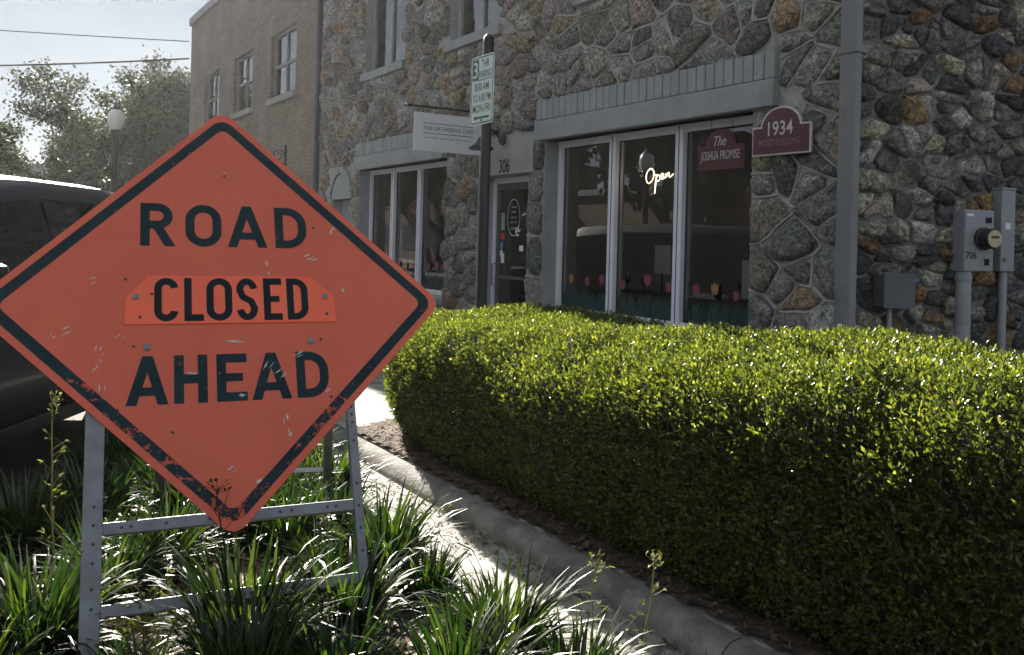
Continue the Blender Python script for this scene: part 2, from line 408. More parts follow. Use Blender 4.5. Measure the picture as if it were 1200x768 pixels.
# ================================================================== GROUND
def sheet(name, pts, z, m, label_kind='structure'):
    b = MB(); b.add([(p[0], p[1], z) for p in pts], [tuple(range(len(pts)))])
    o = b.build(name, m); o['kind'] = label_kind; return o
sheet('road', [(-160, -160), (160, -160), (160, 160), (-160, 160)], 0.0, M['asphalt'])
def strip(name, u0, u1, d0, d1, z, m):
    P = [W(u0, d0), W(u1, d0), W(u1, d1), W(u0, d1)]
    return sheet(name, P, z, m)
strip('gutter', -6, 10.5, 1.66, 2.31, .006, M['concrete'])
# pavement as slabs with joints
pv = MB()
pav = bpy.data.objects.new('pavement', None); COL.objects.link(pav); pav['kind'] = 'structure'
pav.location = W(0, DF); pav.rotation_euler = (0, 0, ROTF)
us = [-6, -4.5, -3, -1.5, 0, 1.5, 3, 4.5, 6.02, 7.5, 9, 10.5, 12, 13.5, 15, 16.5, 18, 19.5, 21, 22.5, 24, 25.5, 27, 28.5]
for a, b2 in zip(us[:-1], us[1:]):
    for (da, db) in ((2.464, 4.05), (4.058, 5.69)):
        bb = MB(); bb.box(-b2 + .004, -a - .004, da - DF, db - DF, -.05, .09 + rng.uniform(-.002, .002))
        bb.build('paving_slab', M['concrete'], pav, bevel=.006)
# kerb in cast lengths with joints
kb = bpy.data.objects.new('kerb', None); COL.objects.link(kb); kb['kind'] = 'structure'
kb.location = W(0, DF); kb.rotation_euler = (0, 0, ROTF)
ku = [-6, -3.2, -.6, 1.42, 2.28, 3.15, 6.2, 9.3, 12.4, 15.5, 18.6, 21.7, 24.8, 28]
prof = [(2.305, -.05), (2.315, .03), (2.335, .07), (2.36, .09), (2.39, .098), (2.43, .099), (2.43, -.05)]
for a, b2 in zip(ku[:-1], ku[1:]):
    n = max(2, int((b2 - a) / .12)); bb = MB(); vs = []; fs = []
    for i in range(n + 1):
        x = -b2 + .004 + (b2 - a - .008) * i / n
        for j, (d, z) in enumerate(prof):
            w = .004 * mnoise.noise(Vector((x * 3, d * 9, z * 9)))
            vs.append((x, d - DF + (w if 0 < j < 5 else 0), z + (w if 1 < j < 6 else 0)))
    k = len(prof)
    for i in range(n):
        for j in range(k):
            fs.append((i * k + j, i * k + (j + 1) % k, (i + 1) * k + (j + 1) % k, (i + 1) * k + j))
    fs += [tuple(range(k)), tuple(n * k + j for j in range(k))[::-1]]
    bb.add(vs, fs); bb.build('kerb_length', M['kerb'], kb, smooth=True)

def fbm(x, y, s): return mnoise.fractal(Vector((x * s, y * s, 3.7)), 1.0, 2.0, 4)
def mound(name, inside, u0, u1, d0, d1, st, hfun, m):
    nx, ny = int((u1 - u0) / st) + 1, int((d1 - d0) / (st * .7)) + 1
    b = MB(); idx = {}
    for j in range(ny):
        for i in range(nx):
            u, d = u0 + (u1 - u0) * i / (nx - 1), d0 + (d1 - d0) * j / (ny - 1); p = W(u, d)
            idx[i, j] = len(b.v); b.v.append((p.x, p.y, hfun(p.x, p.y)))
    for j in range(ny - 1):
        for i in range(nx - 1):
            v = b.v[idx[i, j]]
            if inside(v[0], v[1]): b.f.append((idx[i + 1, j], idx[i, j], idx[i, j + 1], idx[i + 1, j + 1]))
    me = bpy.data.meshes.new(name); me.from_pydata(b.v, [], b.f)
    bm = bmesh.new(); bm.from_mesh(me); bmesh.ops.delete(bm, geom=[v for v in bm.verts if not v.link_faces], context='VERTS'); bmesh.ops.recalc_face_normals(bm, faces=bm.faces); bm.to_mesh(me); bm.free()
    me.polygons.foreach_set('use_smooth', [True] * len(me.polygons)); me.materials.append(m)
    o = bpy.data.objects.new(name, me); COL.objects.link(o); o['kind'] = 'structure'; return o
def bed_edge(y): return (1.74 - SN * y) / C          # x of the right edge of the grass bed
def bedz(x, y):
    e = min(bed_edge(y) + .03 * math.sin(y * 7) - x, x + 2.55, 6.6 - y)
    return min(.012 + .12 * max(0, e), .055) + .022 * fbm(x, y, 3)
mound('grass_bed_soil', lambda x, y: -2.5 < x and y < 6.5, -1.2, 7.2, -2.4, 1.74, .06, bedz, M['mulch'])
def ud(x, y): return (-SN * x + C * y, C * x + SN * y)
def hedgebed(x, y):
    u, d = ud(x, y); return 2.435 < d < 4.42 and -5.8 < u < 6.12 + .25 * math.sin((d - 2.4) * 1.5)
mound('hedge_bed_soil', hedgebed, -5.8, 6.4, 2.435, 4.42, .05, lambda x, y: .112 + .018 * fbm(x, y, 4), M['mulch'])

# loose bark chips and dry blades
def scatter_chips(name, pts, m, size, flat=.35, label=None):
    n = len(pts); P = np.array(pts, np.float32)
    L = size[0] + (size[1] - size[0]) * NR.random(n); Wd = L * (.18 + .3 * NR.random(n))
    th = NR.random(n) * 2 * np.pi; tilt = (NR.random(n) - .5) * flat
    ax = np.stack([np.cos(th) * np.cos(tilt), np.sin(th) * np.cos(tilt), np.sin(tilt)], 1)
    bx = np.stack([-np.sin(th), np.cos(th), (NR.random(n) - .5) * flat], 1)
    V = np.empty((n, 4, 3), np.float32)
    for k, (a, b) in enumerate(((-1, -.6), (1, -.8), (.9, .7), (-.8, 1))):
        V[:, k] = P + ax * (a * L / 2)[:, None] + bx * (b * Wd / 2)[:, None]
    V[:, 1, 2] += .004; V[:, 2, 2] += .007
    F = np.arange(n * 4).reshape(n, 4)
    o = fast_mesh(name, V.reshape(-1, 3), F, m); tag(o, label, 'mulch', kind='stuff'); return o
pts = []
while len(pts) < 5200:
    x, y = rng.uniform(-2.5, 1.2), rng.uniform(1.6, 6.4)
    if x < bed_edge(y) + .04: pts.append((x, y, bedz(x, y) + .012))
scatter_chips('bark_chips', pts, M['chip'], (.012, .05), .6, 'brown bark chips covering the soil of the grass bed')
pts = []
while len(pts) < 4200:
    u, d = rng.uniform(.6, 6.2), 2.465 + rng.random() ** 1.8 * 1.2
    p = W(u, d)
    pts.append((p.x, p.y, .112 + .018 * fbm(p.x, p.y, 4) + .008 + .01 * rng.random()))
for _ in range(1300):
    u = rng.uniform(1, 7); d = 2.32 - abs(rng.gauss(0, .16)); p = W(u, min(d, 2.29)); pts.append((p.x, p.y, .014))
scatter_chips('leaf_litter', pts, M['chip'], (.012, .042), .7, 'dry brown leaf litter under the hedge and along the kerb')
pts = []
while len(pts) < 420:
    x, y = rng.uniform(-2.4, 1.2), rng.uniform(1.8, 5.8)
    if x < bed_edge(y) + .1: pts.append((x, y, bedz(x, y) + .02))
scatter_chips('dry_grass_blades', pts, M['litter'], (.06, .2), .35, 'pale dead grass blades lying on the bed')

# ================================================================== STONE BUILDING
def clip(poly, nx, nz_, c, nid):
    """poly: list of (x, z, id of edge starting here); keep nx*x + nz*z <= c"""
    out = []; n = len(poly)
    for i in range(n):
        x0, z0, e0 = poly[i]; x1, z1, _ = poly[(i + 1) % n]
        d0 = nx * x0 + nz_ * z0 - c; d1 = nx * x1 + nz_ * z1 - c
        if d0 <= 0: 
            out.append((x0, z0, e0))
            if d1 > 0:
                k = d0 / (d0 - d1); out.append((x0 + (x1 - x0) * k, z0 + (z1 - z0) * k, nid))
        elif d1 <= 0:
            k = d0 / (d0 - d1); out.append((x0 + (x1 - x0) * k, z0 + (z1 - z0) * k, e0))
    return out
def rubble(x0, x1, z0, z1, sx, sz, openings, seed, drop=.16, jit=.42):
    r = random.Random(seed); pts = []
    nzr = int((z1 - z0) / sz)
    for j in range(nzr):
        off = r.random() * sx
        for i in range(-1, int((x1 - x0) / sx) + 1):
            if r.random() < drop: continue
            x = x0 + off + (i + .5 + r.uniform(-jit, jit)) * sx; z = z0 + (j + .5 + r.uniform(-jit, jit)) * sz
            if not (x0 < x < x1 and z0 < z < z1): continue
            if any(a - .02 < x < b + .02 and c - .02 < z < d + .02 for a, b, c, d in openings): continue
            pts.append((x / sx, z / sz))
    grid = {}
    for i, p in enumerate(pts): grid.setdefault((int(p[0] // 1), int(p[1] // 1)), []).append(i)
    cells = []
    for i, (px, pz) in enumerate(pts):
        q = 1.9
        poly = [(px - q, pz - q, -1), (px + q, pz - q, -1), (px + q, pz + q, -1), (px - q, pz + q, -1)]
        gi, gj = int(px // 1), int(pz // 1); near = []
        for a in range(gi - 3, gi + 4):
            for b in range(gj - 3, gj + 4): near += grid.get((a, b), [])
        near.sort(key=lambda k: (pts[k][0] - px) ** 2 + (pts[k][1] - pz) ** 2)
        for k in near:
            if k == i: continue
            qx, qz = pts[k]; nx, nzz = qx - px, qz - pz
            poly = clip(poly, nx, nzz, (qx * qx + qz * qz - px * px - pz * pz) / 2, k)
            if len(poly) < 3: break
        if len(poly) < 3: continue
        poly = [(x * sx, z * sz, e) for x, z, e in poly]; X, Z = px * sx, pz * sz
        for (nx, nzz, cc) in ((1, 0, x1), (-1, 0, -x0), (0, 1, z1), (0, -1, -z0)): poly = clip(poly, nx, nzz, cc, -1)
        for (a, b, c, d) in openings:
            if max(p[0] for p in poly) <= a or min(p[0] for p in poly) >= b or max(p[1] for p in poly) <= c or min(p[1] for p in poly) >= d: continue
            best = max(((a - X) / sx, (-1, a)), ((X - b) / sx, (-2, b)), ((c - Z) / sz, (-3, c)), ((Z - d) / sz, (-4, d)))
            kind, val = best[1]
            h = {-1: (1, 0, val), -2: (-1, 0, -val), -3: (0, 1, val), -4: (0, -1, -val)}[kind]
            poly = clip(poly, *h, -1)
            if len(poly) < 3: break
        if len(poly) >= 3: cells.append((i, X, Z, poly))
    return cells
def stone_geo(poly, gap, h, r, jit):
    P = [(p[0], p[1]) for p in poly]
    cx = sum(p[0] for p in P) / len(P); cz = sum(p[1] for p in P) / len(P)
    Q = []
    for i in range(len(P)):
        a, b = P[i], P[(i + 1) % len(P)]
        if math.hypot(a[0] - b[0], a[1] - b[1]) < .02: Q.append(((a[0] + b[0]) / 2, (a[1] + b[1]) / 2)); continue
        for k in (.22, .78): Q.append((a[0] + (b[0] - a[0]) * k, a[1] + (b[1] - a[1]) * k))
    rad = [math.hypot(x - cx, z - cz) for x, z in Q]
    mr = sum(rad) / len(rad)
    if mr < .035 or len(Q) < 5: return None
    Q = [(cx + (x - cx) * max(.3, 1 - gap / max(rr, .01)), cz + (z - cz) * max(.3, 1 - gap / max(rr, .01))) for (x, z), rr in zip(Q, rad)]
    n = len(Q); vs = []; tx, tz = r.uniform(-.22, .22), r.uniform(-.22, .22)
    for sc, y in ((1.0, .03), (.95, -h * .55), (.72, -h * .95), (.36, -h)):
        for (x, z) in Q:
            k = sc * (1 + (r.uniform(-jit, jit) if sc < 1 else r.uniform(-.03, .02)))
            X, Z = cx + (x - cx) * k, cz + (z - cz) * k
            vs.append((X, y + (r.uniform(-.35, .35) * h * .6 + tx * (x - cx) * .6 + tz * (z - cz) * .6 if sc < 1 else 0), Z))
    vs.append((cx, -h * r.uniform(.8, 1.2), cz))
    fs = []
    for l in range(3):
        for i in range(n): fs.append((l * n + i, l * n + (i + 1) % n, (l + 1) * n + (i + 1) % n, (l + 1) * n + i))
    for i in range(n): fs.append((3 * n + i, 3 * n + (i + 1) % n, 4 * n))
    return vs, fs, mr, (cx, cz)
def build_stones(wall, cells, gap, hr, seed, palette, score, limit=295, ms='stone', jit=.07):
    r = random.Random(seed); items = []
    for (i, X, Z, poly) in cells:
        g = stone_geo(poly, gap, r.uniform(*hr), r, jit)
        if g is None: continue
        c = r.choices(palette[0], palette[1])[0]; f = r.uniform(.72, 1.3)
        items.append((score(g[3][0], g[3][1], g[2]), g, tuple(min(1.0, v * f * r.uniform(.94, 1.06)) for v in c)))
    items.sort(key=lambda q: -q[0])
    rest = MB(); rc = []
    for k, (sc, g, c) in enumerate(items):
        if k < limit:
            b = MB(); b.add(g[0], g[1]); o = b.build('stone', M[ms], wall, smooth=False)
            me = o.data; me.polygons.foreach_set('use_smooth', [True] * len(me.polygons))
            at = me.color_attributes.new('tint', 'FLOAT_COLOR', 'POINT'); at.data.foreach_set('color', list((*c, 1)) * len(me.vertices))
        else:
            rest.add(g[0], g[1]); rc += list((*c, 1)) * len(g[0])
    if rest.v:
        o = rest.build('smaller_stones', M[ms], wall); o['kind'] = 'stuff'; me = o.data
        me.polygons.foreach_set('use_smooth', [True] * len(me.polygons))
        at = me.color_attributes.new('tint', 'FLOAT_COLOR', 'POINT')
        assert len(me.vertices) * 4 == len(rc); at.data.foreach_set('color', rc)
def holed_wall(x0, x1, z0, z1, openings, thick, closed=True):
    b = MB()
    xs = sorted({x0, x1, *[v for o in openings for v in o[:2]]}); zs = sorted({z0, z1, *[v for o in openings for v in o[2:]]})
    for xa, xb in zip(xs[:-1], xs[1:]):
        for za, zb in zip(zs[:-1], zs[1:]):
            mx, mz = (xa + xb) / 2, (za + zb) / 2
            if any(o[0] < mx < o[1] and o[2] < mz < o[3] for o in openings): continue
            n = max(1, int((xb - xa) / .5))
            b.quad((xa, 0, za), (xb, 0, za), (xb, 0, zb), (xa, 0, zb))
            b.quad((xa, thick, za), (xa, thick, zb), (xb, thick, zb), (xb, thick, za))
    for (a, c, d, e) in openings:
        b.quad((a, 0, d), (a, thick, d), (a, thick, e), (a, 0, e)); b.quad((c, 0, d), (c, 0, e), (c, thick, e), (c, thick, d))
        b.quad((a, 0, d), (c, 0, d), (c, thick, d), (a, thick, d)); b.quad((a, 0, e), (a, thick, e), (c, thick, e), (c, 0, e))
    return b
def no_recalc(b, name, m, parent):
    me = bpy.data.meshes.new(name); me.from_pydata(b.v, [], b.f); me.update(); me.materials.append(m)
    return link(bpy.data.objects.new(name, me), parent)

SB = thing('stone_building', 'grey rubble stone shop building with large painted lintels and display windows', 'building', W(0, DF), ROTF)
H_ST = 5.95
UC, UJ = 4.40, 16.08
OPEN = {'shop': (-8.53, -5.38, .70, 2.66), 'shop2': (-14.08, -10.95, .70, 2.62), 'door': (-10.05, -8.87, .02, 2.31),
        'up1': (-13.95, -12.45, 4.20, 5.58), 'up2': (-10.95, -9.62, 4.20, 5.58), 'up3': (-7.9, -6.5, 4.20, 5.58), 'niche': (-15.35, -14.45, .9, 2.16)}
LINT = {'shop': (-8.66, -5.10, 2.66, 3.12), 'shop2': (-14.2, -10.95, 2.62, 3.06)}
wall = no_recalc(holed_wall(-UJ, -UC, 0, H_ST, list(OPEN.values()), .34), 'front_wall', M['mortar'], SB)
ops = list(OPEN.values()) + list(LINT.values()) + [(-10.02, -8.72, 2.31, 2.80), (-15.47, -14.33, 2.14, 2.72)] + [(OPEN[k][0] - .08, OPEN[k][1] + .08, 4.06, 4.22) for k in ('up1', 'up2', 'up3')] + \
      [(OPEN[k][0] - .08, OPEN[k][1] + .08, 5.56, 5.80) for k in ('up1', 'up2', 'up3')]
cells = rubble(-UJ + .1, -UC, .1, H_ST - .1, .30, .225, ops, 5, jit=.5)
facpal = ([(.66, .635, .585), (.58, .565, .54), (.74, .71, .66), (.62, .56, .47), (.42, .415, .405), (.66, .53, .36), (.86, .83, .78)], [5, 5, 4, 3, 3, 1.2, 1.5])
def fscore(x, z, r):
    t = SN * DF + C * (-x); a = z - 1.5
    vis = 1 if (a / t < .27 and -x < 15.6) else .1
    return vis * r / t
build_stones(wall, cells, .019, (.025, .085), 21, facpal, fscore, jit=.14)
# raised ribbon pointing between the stones
bd = MB(); r = random.Random(3)
for (i, X, Z, poly) in cells:
    n = len(poly)
    for k in range(n):
        x0, z0, e = poly[k]; x1, z1, _ = poly[(k + 1) % n]
        if e < i or X < -8.7 + r.uniform(-1, 1): continue
        L = math.hypot(x1 - x0, z1 - z0)
        if L < .03: continue
        m_ = max(1, int(L / .09)); nx, nz2 = -(z1 - z0) / L, (x1 - x0) / L
        ring = []
        for q in range(m_ + 1):
            f = q / m_; jx = r.uniform(-.006, .006) if 0 < q < m_ else 0
            x, z = x0 + (x1 - x0) * f + nx * jx, z0 + (z1 - z0) * f + nz2 * jx
            w_ = .012 + r.uniform(-.004, .004); hh = .02 + r.uniform(-.008, .006)
            ring += [(x - nx * w_, .004, z - nz2 * w_), (x - nx * w_ * .5, -hh, z - nz2 * w_ * .5), (x + nx * w_ * .5, -hh, z + nz2 * w_ * .5), (x + nx * w_, .004, z + nz2 * w_)]
        fs = []
        for q in range(m_):
            for j in range(3): fs.append((q * 4 + j, q * 4 + j + 1, q * 4 + 5 + j, q * 4 + 4 + j))
        bd.add(ring, fs)
o = bd.build('ribbon_pointing', M['bead'], wall); o['kind'] = 'stuff'

# side wall of smeared rubble, turning back at the downspout
SA = R(17) - ROTF
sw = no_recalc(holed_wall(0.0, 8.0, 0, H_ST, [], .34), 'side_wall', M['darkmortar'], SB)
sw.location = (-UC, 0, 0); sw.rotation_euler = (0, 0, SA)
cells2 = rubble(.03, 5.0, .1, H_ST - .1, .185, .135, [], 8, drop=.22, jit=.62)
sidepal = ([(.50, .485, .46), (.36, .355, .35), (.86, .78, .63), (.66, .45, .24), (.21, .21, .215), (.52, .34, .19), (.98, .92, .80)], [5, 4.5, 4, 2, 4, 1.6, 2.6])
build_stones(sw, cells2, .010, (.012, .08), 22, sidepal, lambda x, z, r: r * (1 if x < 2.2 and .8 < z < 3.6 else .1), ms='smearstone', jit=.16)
# shell behind the fronts: floor, ceiling, roof, back
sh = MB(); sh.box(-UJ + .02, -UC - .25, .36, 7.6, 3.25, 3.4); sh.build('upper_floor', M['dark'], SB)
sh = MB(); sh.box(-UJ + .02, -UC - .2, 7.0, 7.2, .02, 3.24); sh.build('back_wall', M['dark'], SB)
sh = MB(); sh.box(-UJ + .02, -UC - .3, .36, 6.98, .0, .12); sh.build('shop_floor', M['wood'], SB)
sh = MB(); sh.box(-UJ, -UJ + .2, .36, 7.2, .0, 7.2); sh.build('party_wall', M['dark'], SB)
sh = MB(); sh.box(-9.0, -8.85, .5, 6.9, .13, 3.2); sh.build('inner_partition', M['stucco'], SB)
sh = MB(); sh.prism([(-UJ - .02, -.05), (-UC + .04, -.05), (-UC + 2.1, 7.6), (-UJ - .02, 7.6)], H_ST, H_ST + .18); sh.build('parapet', M['stucco'], SB, bevel=.02)

def brickrow(parent, xa, xb, z0, z1, y0, y1, n):
    w_ = (xb - xa) / n
    for i in range(n):
        b = MB(); j = rng.uniform(-.004, .004)
        b.box(xa + i * w_ + .005, xa + (i + 1) * w_ - .005, y0 + j, y1, z0 + .004, z1 + rng.uniform(-.004, .002)); b.build('brick', M['greypaint'], parent, bevel=.006, seg=1)
for key, n in (('shop', 31), ('shop2', 28)):
    a, b_, c, d = LINT[key]
    mb = MB(); mb.box(a, b_, -.085, .20, c, c + .225); lt = mb.build('lintel', M['greypaint'], SB, bevel=.012)
    mb = MB(); mb.box(a + .02, b_ - .02, -.045, .12, c + .228, d - .006); bk = mb.build('mortar_backing', M['greypaint'], lt)
    brickrow(lt, a + .01, b_ - .01, c + .23, d, -.065, .05, n)
def jambs(op, y1, mname='greypaint', ww=.012):
    a, b_, c, d = op
    mb = MB(); mb.box(a + .001, a + ww, -.012, y1, c, d - .003); mb.build('jamb', M[mname], SB)
    mb = MB(); mb.box(b_ - ww, b_ - .001, .01, y1, c, d - .003); mb.build('jamb', M[mname], SB)

def tulip(parent, cx, z0, h, m, y):
    b = MB(); w_ = h * .32
    b.add([(cx - .004, y, z0), (cx + .004, y, z0), (cx + .006, y, z0 + h * .6), (cx - .006, y, z0 + h * .6)], [(0, 1, 2, 3)])
    s_ = b.build('painted_stem', M['stemgreen'], parent)
    for sgn in (-1, 1):
        b = MB(); b.add([(cx, y - .0015, z0 + h * .1), (cx + sgn * w_ * .3, y - .0015, z0 + h * .3), (cx + sgn * w_ * .55, y - .0015, z0 + h * .52), (cx + sgn * w_ * .18, y - .0015, z0 + h * .36)], [(0, 1, 2, 3)])
        b.build('painted_leaf', M['stemgreen'], parent)
    zb = z0 + h * .68
    pr = [(0, 0), (.4, .03), (.66, .25), (.72, .55), (.68, .85), (.4, .6), (.2, .74), (0, .9)]
    pts2 = [(cx + x * w_ * .55, zb + z * h * .36) for x, z in pr] + [(cx - x * w_ * .55, zb + z * h * .36) for x, z in pr[-2:0:-1]]
    b = MB(); b.add([(x, y - .003, z) for x, z in pts2], [tuple(range(len(pts2)))]); b.build('painted_tulip', m, parent)
def painted_grass(parent, xa, xb, z0, y, seed):
    r = random.Random(seed); b = MB()
    n = int((xb - xa) / .0035)
    for i in range(n):
        x = r.uniform(xa, xb); h = r.uniform(.10, .25); w_ = r.uniform(.005, .010); dx = r.uniform(-.05, .05)
        yy = y - .0004 * (i % 23) - .0002
        x = min(max(x, xa + .01), xb - .01); dx = min(max(dx, xa - x), xb - x)
        b.add([(x - w_, yy, z0), (x + w_, yy, z0), (x + w_ * .6 + dx * .5, yy, z0 + h * .6), (x + dx, yy, z0 + h), (x - w_ * .6 + dx * .5, yy, z0 + h * .6)], [(0, 1, 2, 3, 4)])
    o = b.build('painted_grass', M['grasspaint'], parent); o['kind'] = 'stuff'

def shop_window(op, cuts, y, tul, seed, stile_r=.16):
    a, b_, c, d = op
    f = MB(); y0, y1 = y, y + .10
    f.box(a + .013, a + .085, y0, y1, c, d); f.box(b_ - stile_r, b_ - .013, y0, y1, c, d)
    for k in cuts: f.box(k - .055, k + .055, y0 - .012, y1, c, d)
    xs = [a + .085] + [v for k in cuts for v in (k - .055, k + .055)] + [b_ - stile_r]
    for i in range(0, len(xs), 2):
        f.box(xs[i], xs[i + 1], y0 + .004, y1 - .004, d - .075, d); f.box(xs[i], xs[i + 1], y0 + .004, y1 - .004, c, c + .065)
    w_ = f.build('window', M['frame'], SB, bevel=.006)
    for k in cuts:
        g = MB(); g.box(k - .006, k + .006, y0 - .0135, y0 - .011, c + .01, d - .01); g.build('glazing_groove', M['rubber'], w_)
    for i in range(0, len(xs), 2):
        p = MB(); yy = y0 + .055
        p.quad((xs[i], yy, c + .06), (xs[i + 1], yy, c + .06), (xs[i + 1], yy, d - .07), (xs[i], yy, d - .07)); no_recalc(p, 'pane', M['glass'], w_)
        g = MB(); t_ = .012                                     # black gasket round the pane
        for (xa, xb, za, zb) in ((xs[i], xs[i] + t_, c + .066, d - .076), (xs[i + 1] - t_, xs[i + 1], c + .066, d - .076), (xs[i] + t_, xs[i + 1] - t_, d - .088, d - .076), (xs[i] + t_, xs[i + 1] - t_, c + .066, c + .078)):
            g.box(xa, xb, yy - .012, yy - .003, za, zb)
        g.build('gasket', M['rubber'], w_)
        painted_grass(w_, xs[i] + .013, xs[i + 1] - .013, c + .08, yy - .002, seed + i)
        for (fx, h, mn) in tul[i // 2]:
            tulip(w_, xs[i] + (xs[i + 1] - xs[i]) * fx, c + .10, h, M[mn], yy - .013)
    s_ = MB(); s_.box(a - .05, b_ + .05, -.06, y + .005, c - .10, c - .002); s_.build('sill', M['greypaint'], SB, bevel=.008)
    jambs(op, y)
    return w_
shop_window(OPEN['shop'], (-7.50, -6.47), .17, [[(.22, .36, 'orangepaint'), (.55, .34, 'pink'), (.85, .38, 'pink')], [(.12, .34, 'pink'), (.55, .42, 'pink'), (.9, .36, 'pink')], [(.2, .36, 'pink'), (.48, .38, 'orangepaint'), (.78, .32, 'pink')]], 40)
shop_window(OPEN['shop2'], (-13.12, -12.16), .17, [[(.3, .34, 'pink'), (.7, .36, 'pink')], [(.2, .36, 'pink'), (.5, .34, 'orangepaint'), (.85, .36, 'pink')], [(.25, .36, 'pink'), (.5, .4, 'pink'), (.72, .36, 'pink')]], 60)

# door
a, b_, c, d = OPEN['door']; yd = .2
jambs(OPEN['door'], .33, 'stucco', .02)
f = MB(); f.box(a + .02, a + .09, yd, yd + .09, c + .12, d - .002); f.box(b_ - .09, b_ - .02, yd, yd + .09, c + .12, d - .002); f.box(a + .09, b_ - .09, yd + .004, yd + .086, d - .075, d - .002)
df = f.build('door_frame', M['frame'], SB, bevel=.005)
f = MB(); x0, x1 = a + .095, b_ - .095
f.box(x0, x0 + .07, yd + .02, yd + .07, c + .13, d - .08); f.box(x1 - .07, x1, yd + .02, yd + .07, c + .13, d - .08)
f.box(x0 + .07, x1 - .07, yd + .022, yd + .068, d - .16, d - .08); f.box(x0 + .07, x1 - .07, yd + .022, yd + .068, c + .13, c + .36); f.box(x0 + .07, x1 - .07, yd + .024, yd + .066, 1.02, 1.06)
dr = f.build('door', M['darkbox'], SB, bevel=.004)
p = MB(); p.quad((x0 + .07, yd + .045, c + .36), (x1 - .07, yd + .045, c + .36), (x1 - .07, yd + .045, d - .16), (x0 + .07, yd + .045, d - .16)); no_recalc(p, 'pane', M['glass'], dr)
h = MB(); h.tube([(x0 + .035, yd + .02, .92), (x0 + .035, yd - .05, .94), (x0 + .035, yd - .05, 1.2), (x0 + .035, yd + .02, 1.22)], .011, 8); h.build('handle', M['chrome'], dr, smooth=True)
yq = yd + .040
def decal(name, xa, xb, za, zb, m, parent=dr, y=None):
    q = MB(); y = yq if y is None else y; q.box(xa, xb, y - .002, y, za, zb); return q.build(name, m, parent)
xl = x0 + .075
decal('notice', xl + .01, xl + .10, 1.64, 1.86, M['greypaint']); decal('sticker', xl + .0, xl + .11, 1.52, 1.60, M['tag_red'])
decal('sticker', xl + .0, xl + .07, 1.40, 1.49, M['tag_blue']); decal('sticker', xl + .0, xl + .06, 1.30, 1.385, M['paper']); decal('sticker', xl + .03, xl + .11, 1.22, 1.345, M['signwhite'], y=yq - .003); decal('sticker', xl + .46, xl + .55, 1.38, 1.45, M['paper'])
cx, cz = xl + .31, 1.80; el = MB(); n = 40
ring = []
for k in range(n):
    th = 2 * math.pi * k / n
    for rr in (1.0, .955): ring.append((cx + .15 * rr * math.cos(th), yq - .001, cz + .235 * rr * math.sin(th)))
el.add(ring, [(2 * k, 2 * k + 1, (2 * k + 3) % (2 * n), (2 * k + 2) % (2 * n)) for k in range(n)]); el.build('oval_logo', M['white'], dr)
for (s_, zz, w_) in (('WE ARE', 1.93, .12), ('OPEN', 1.87, .10), ('MON - FRI', 1.80, .12), ('8 AM - 3 PM', 1.74, .14), ('WELCOME', 1.66, .13)):
    lettering('lettering', s_, M['white'], dr, lambda x, y, zz=zz: (cx + x, yq - .001, zz + y), width=w_, height=.022)
for k, (ang, rr) in enumerate(((30, .045), (75, .05), (120, .045), (160, .035), (250, .03), (300, .03))):
    b = MB(); ca, sa = math.cos(R(ang)), math.sin(R(ang)); px, pz = cx + .10, cz - .19
    b.add([(px + ca * .012, yq - .002 - .0005 * k, pz + sa * .012), (px + ca * rr - sa * .016, yq - .002 - .0005 * k, pz + sa * rr + ca * .016), (px + ca * rr * 2, yq - .002 - .0005 * k, pz + sa * rr * 2), (px + ca * rr + sa * .016, yq - .002 - .0005 * k, pz + sa * rr - ca * .016)], [(0, 1, 2, 3)])
    b.build('leaf_emblem', M['white'], dr)
sp = MB(); sp.box(a + .03, -8.74, -.03, .19, 2.312, 2.79); tp = sp.build('door_panel', M['stucco'], SB, bevel=.01)
lettering('house_number', '306', M['opaqueblack'], tp, lambda x, y: (-9.38 + x, -.034, 2.42 + y), width=.24, height=.17, bold=.01)
st = MB(); st.box(a - .1, b_ + .1, -.25, .3, .10, .139); st.build('door_step', M['concrete'], SB, bevel=.01)

# niche with brick arch
ncx, nr = -14.90, .45
pn = MB(); pn.box(-15.345, -14.455, .16, .2, .9, 2.155); npn = pn.build('niche_panel', mat('niche_paint', (.24, .29, .30), .8, .1, 5), SB)
ty = MB(); ty.prism([(ncx + nr * .98 * math.cos(R(k * 15)), 2.16 + nr * .98 * math.sin(R(k * 15))) for k in range(13)], -.02, .1, 'y'); ty.build('arch_panel', M['greypaint'], SB)
for k in range(13):
    t0, t1 = R(k * 180 / 13 + .8), R((k + 1) * 180 / 13 - .8); b = MB()
    b.prism([(ncx + nr * math.cos(t0), 2.16 + nr * math.sin(t0)), (ncx + (nr + .115) * math.cos(t0), 2.16 + (nr + .115) * math.sin(t0)), (ncx + (nr + .115) * math.cos(t1), 2.16 + (nr + .115) * math.sin(t1)), (ncx + nr * math.cos(t1), 2.16 + nr * math.sin(t1))], -.05 + rng.uniform(-.004, .004), .05, 'y')
    b.build('arch_brick', M['greypaint'], SB)
nf = MB(); nf.box(-15.46, -14.34, -.04, .16, .82, .898); nf.build('sill', M['greypaint'], SB, bevel=.008)

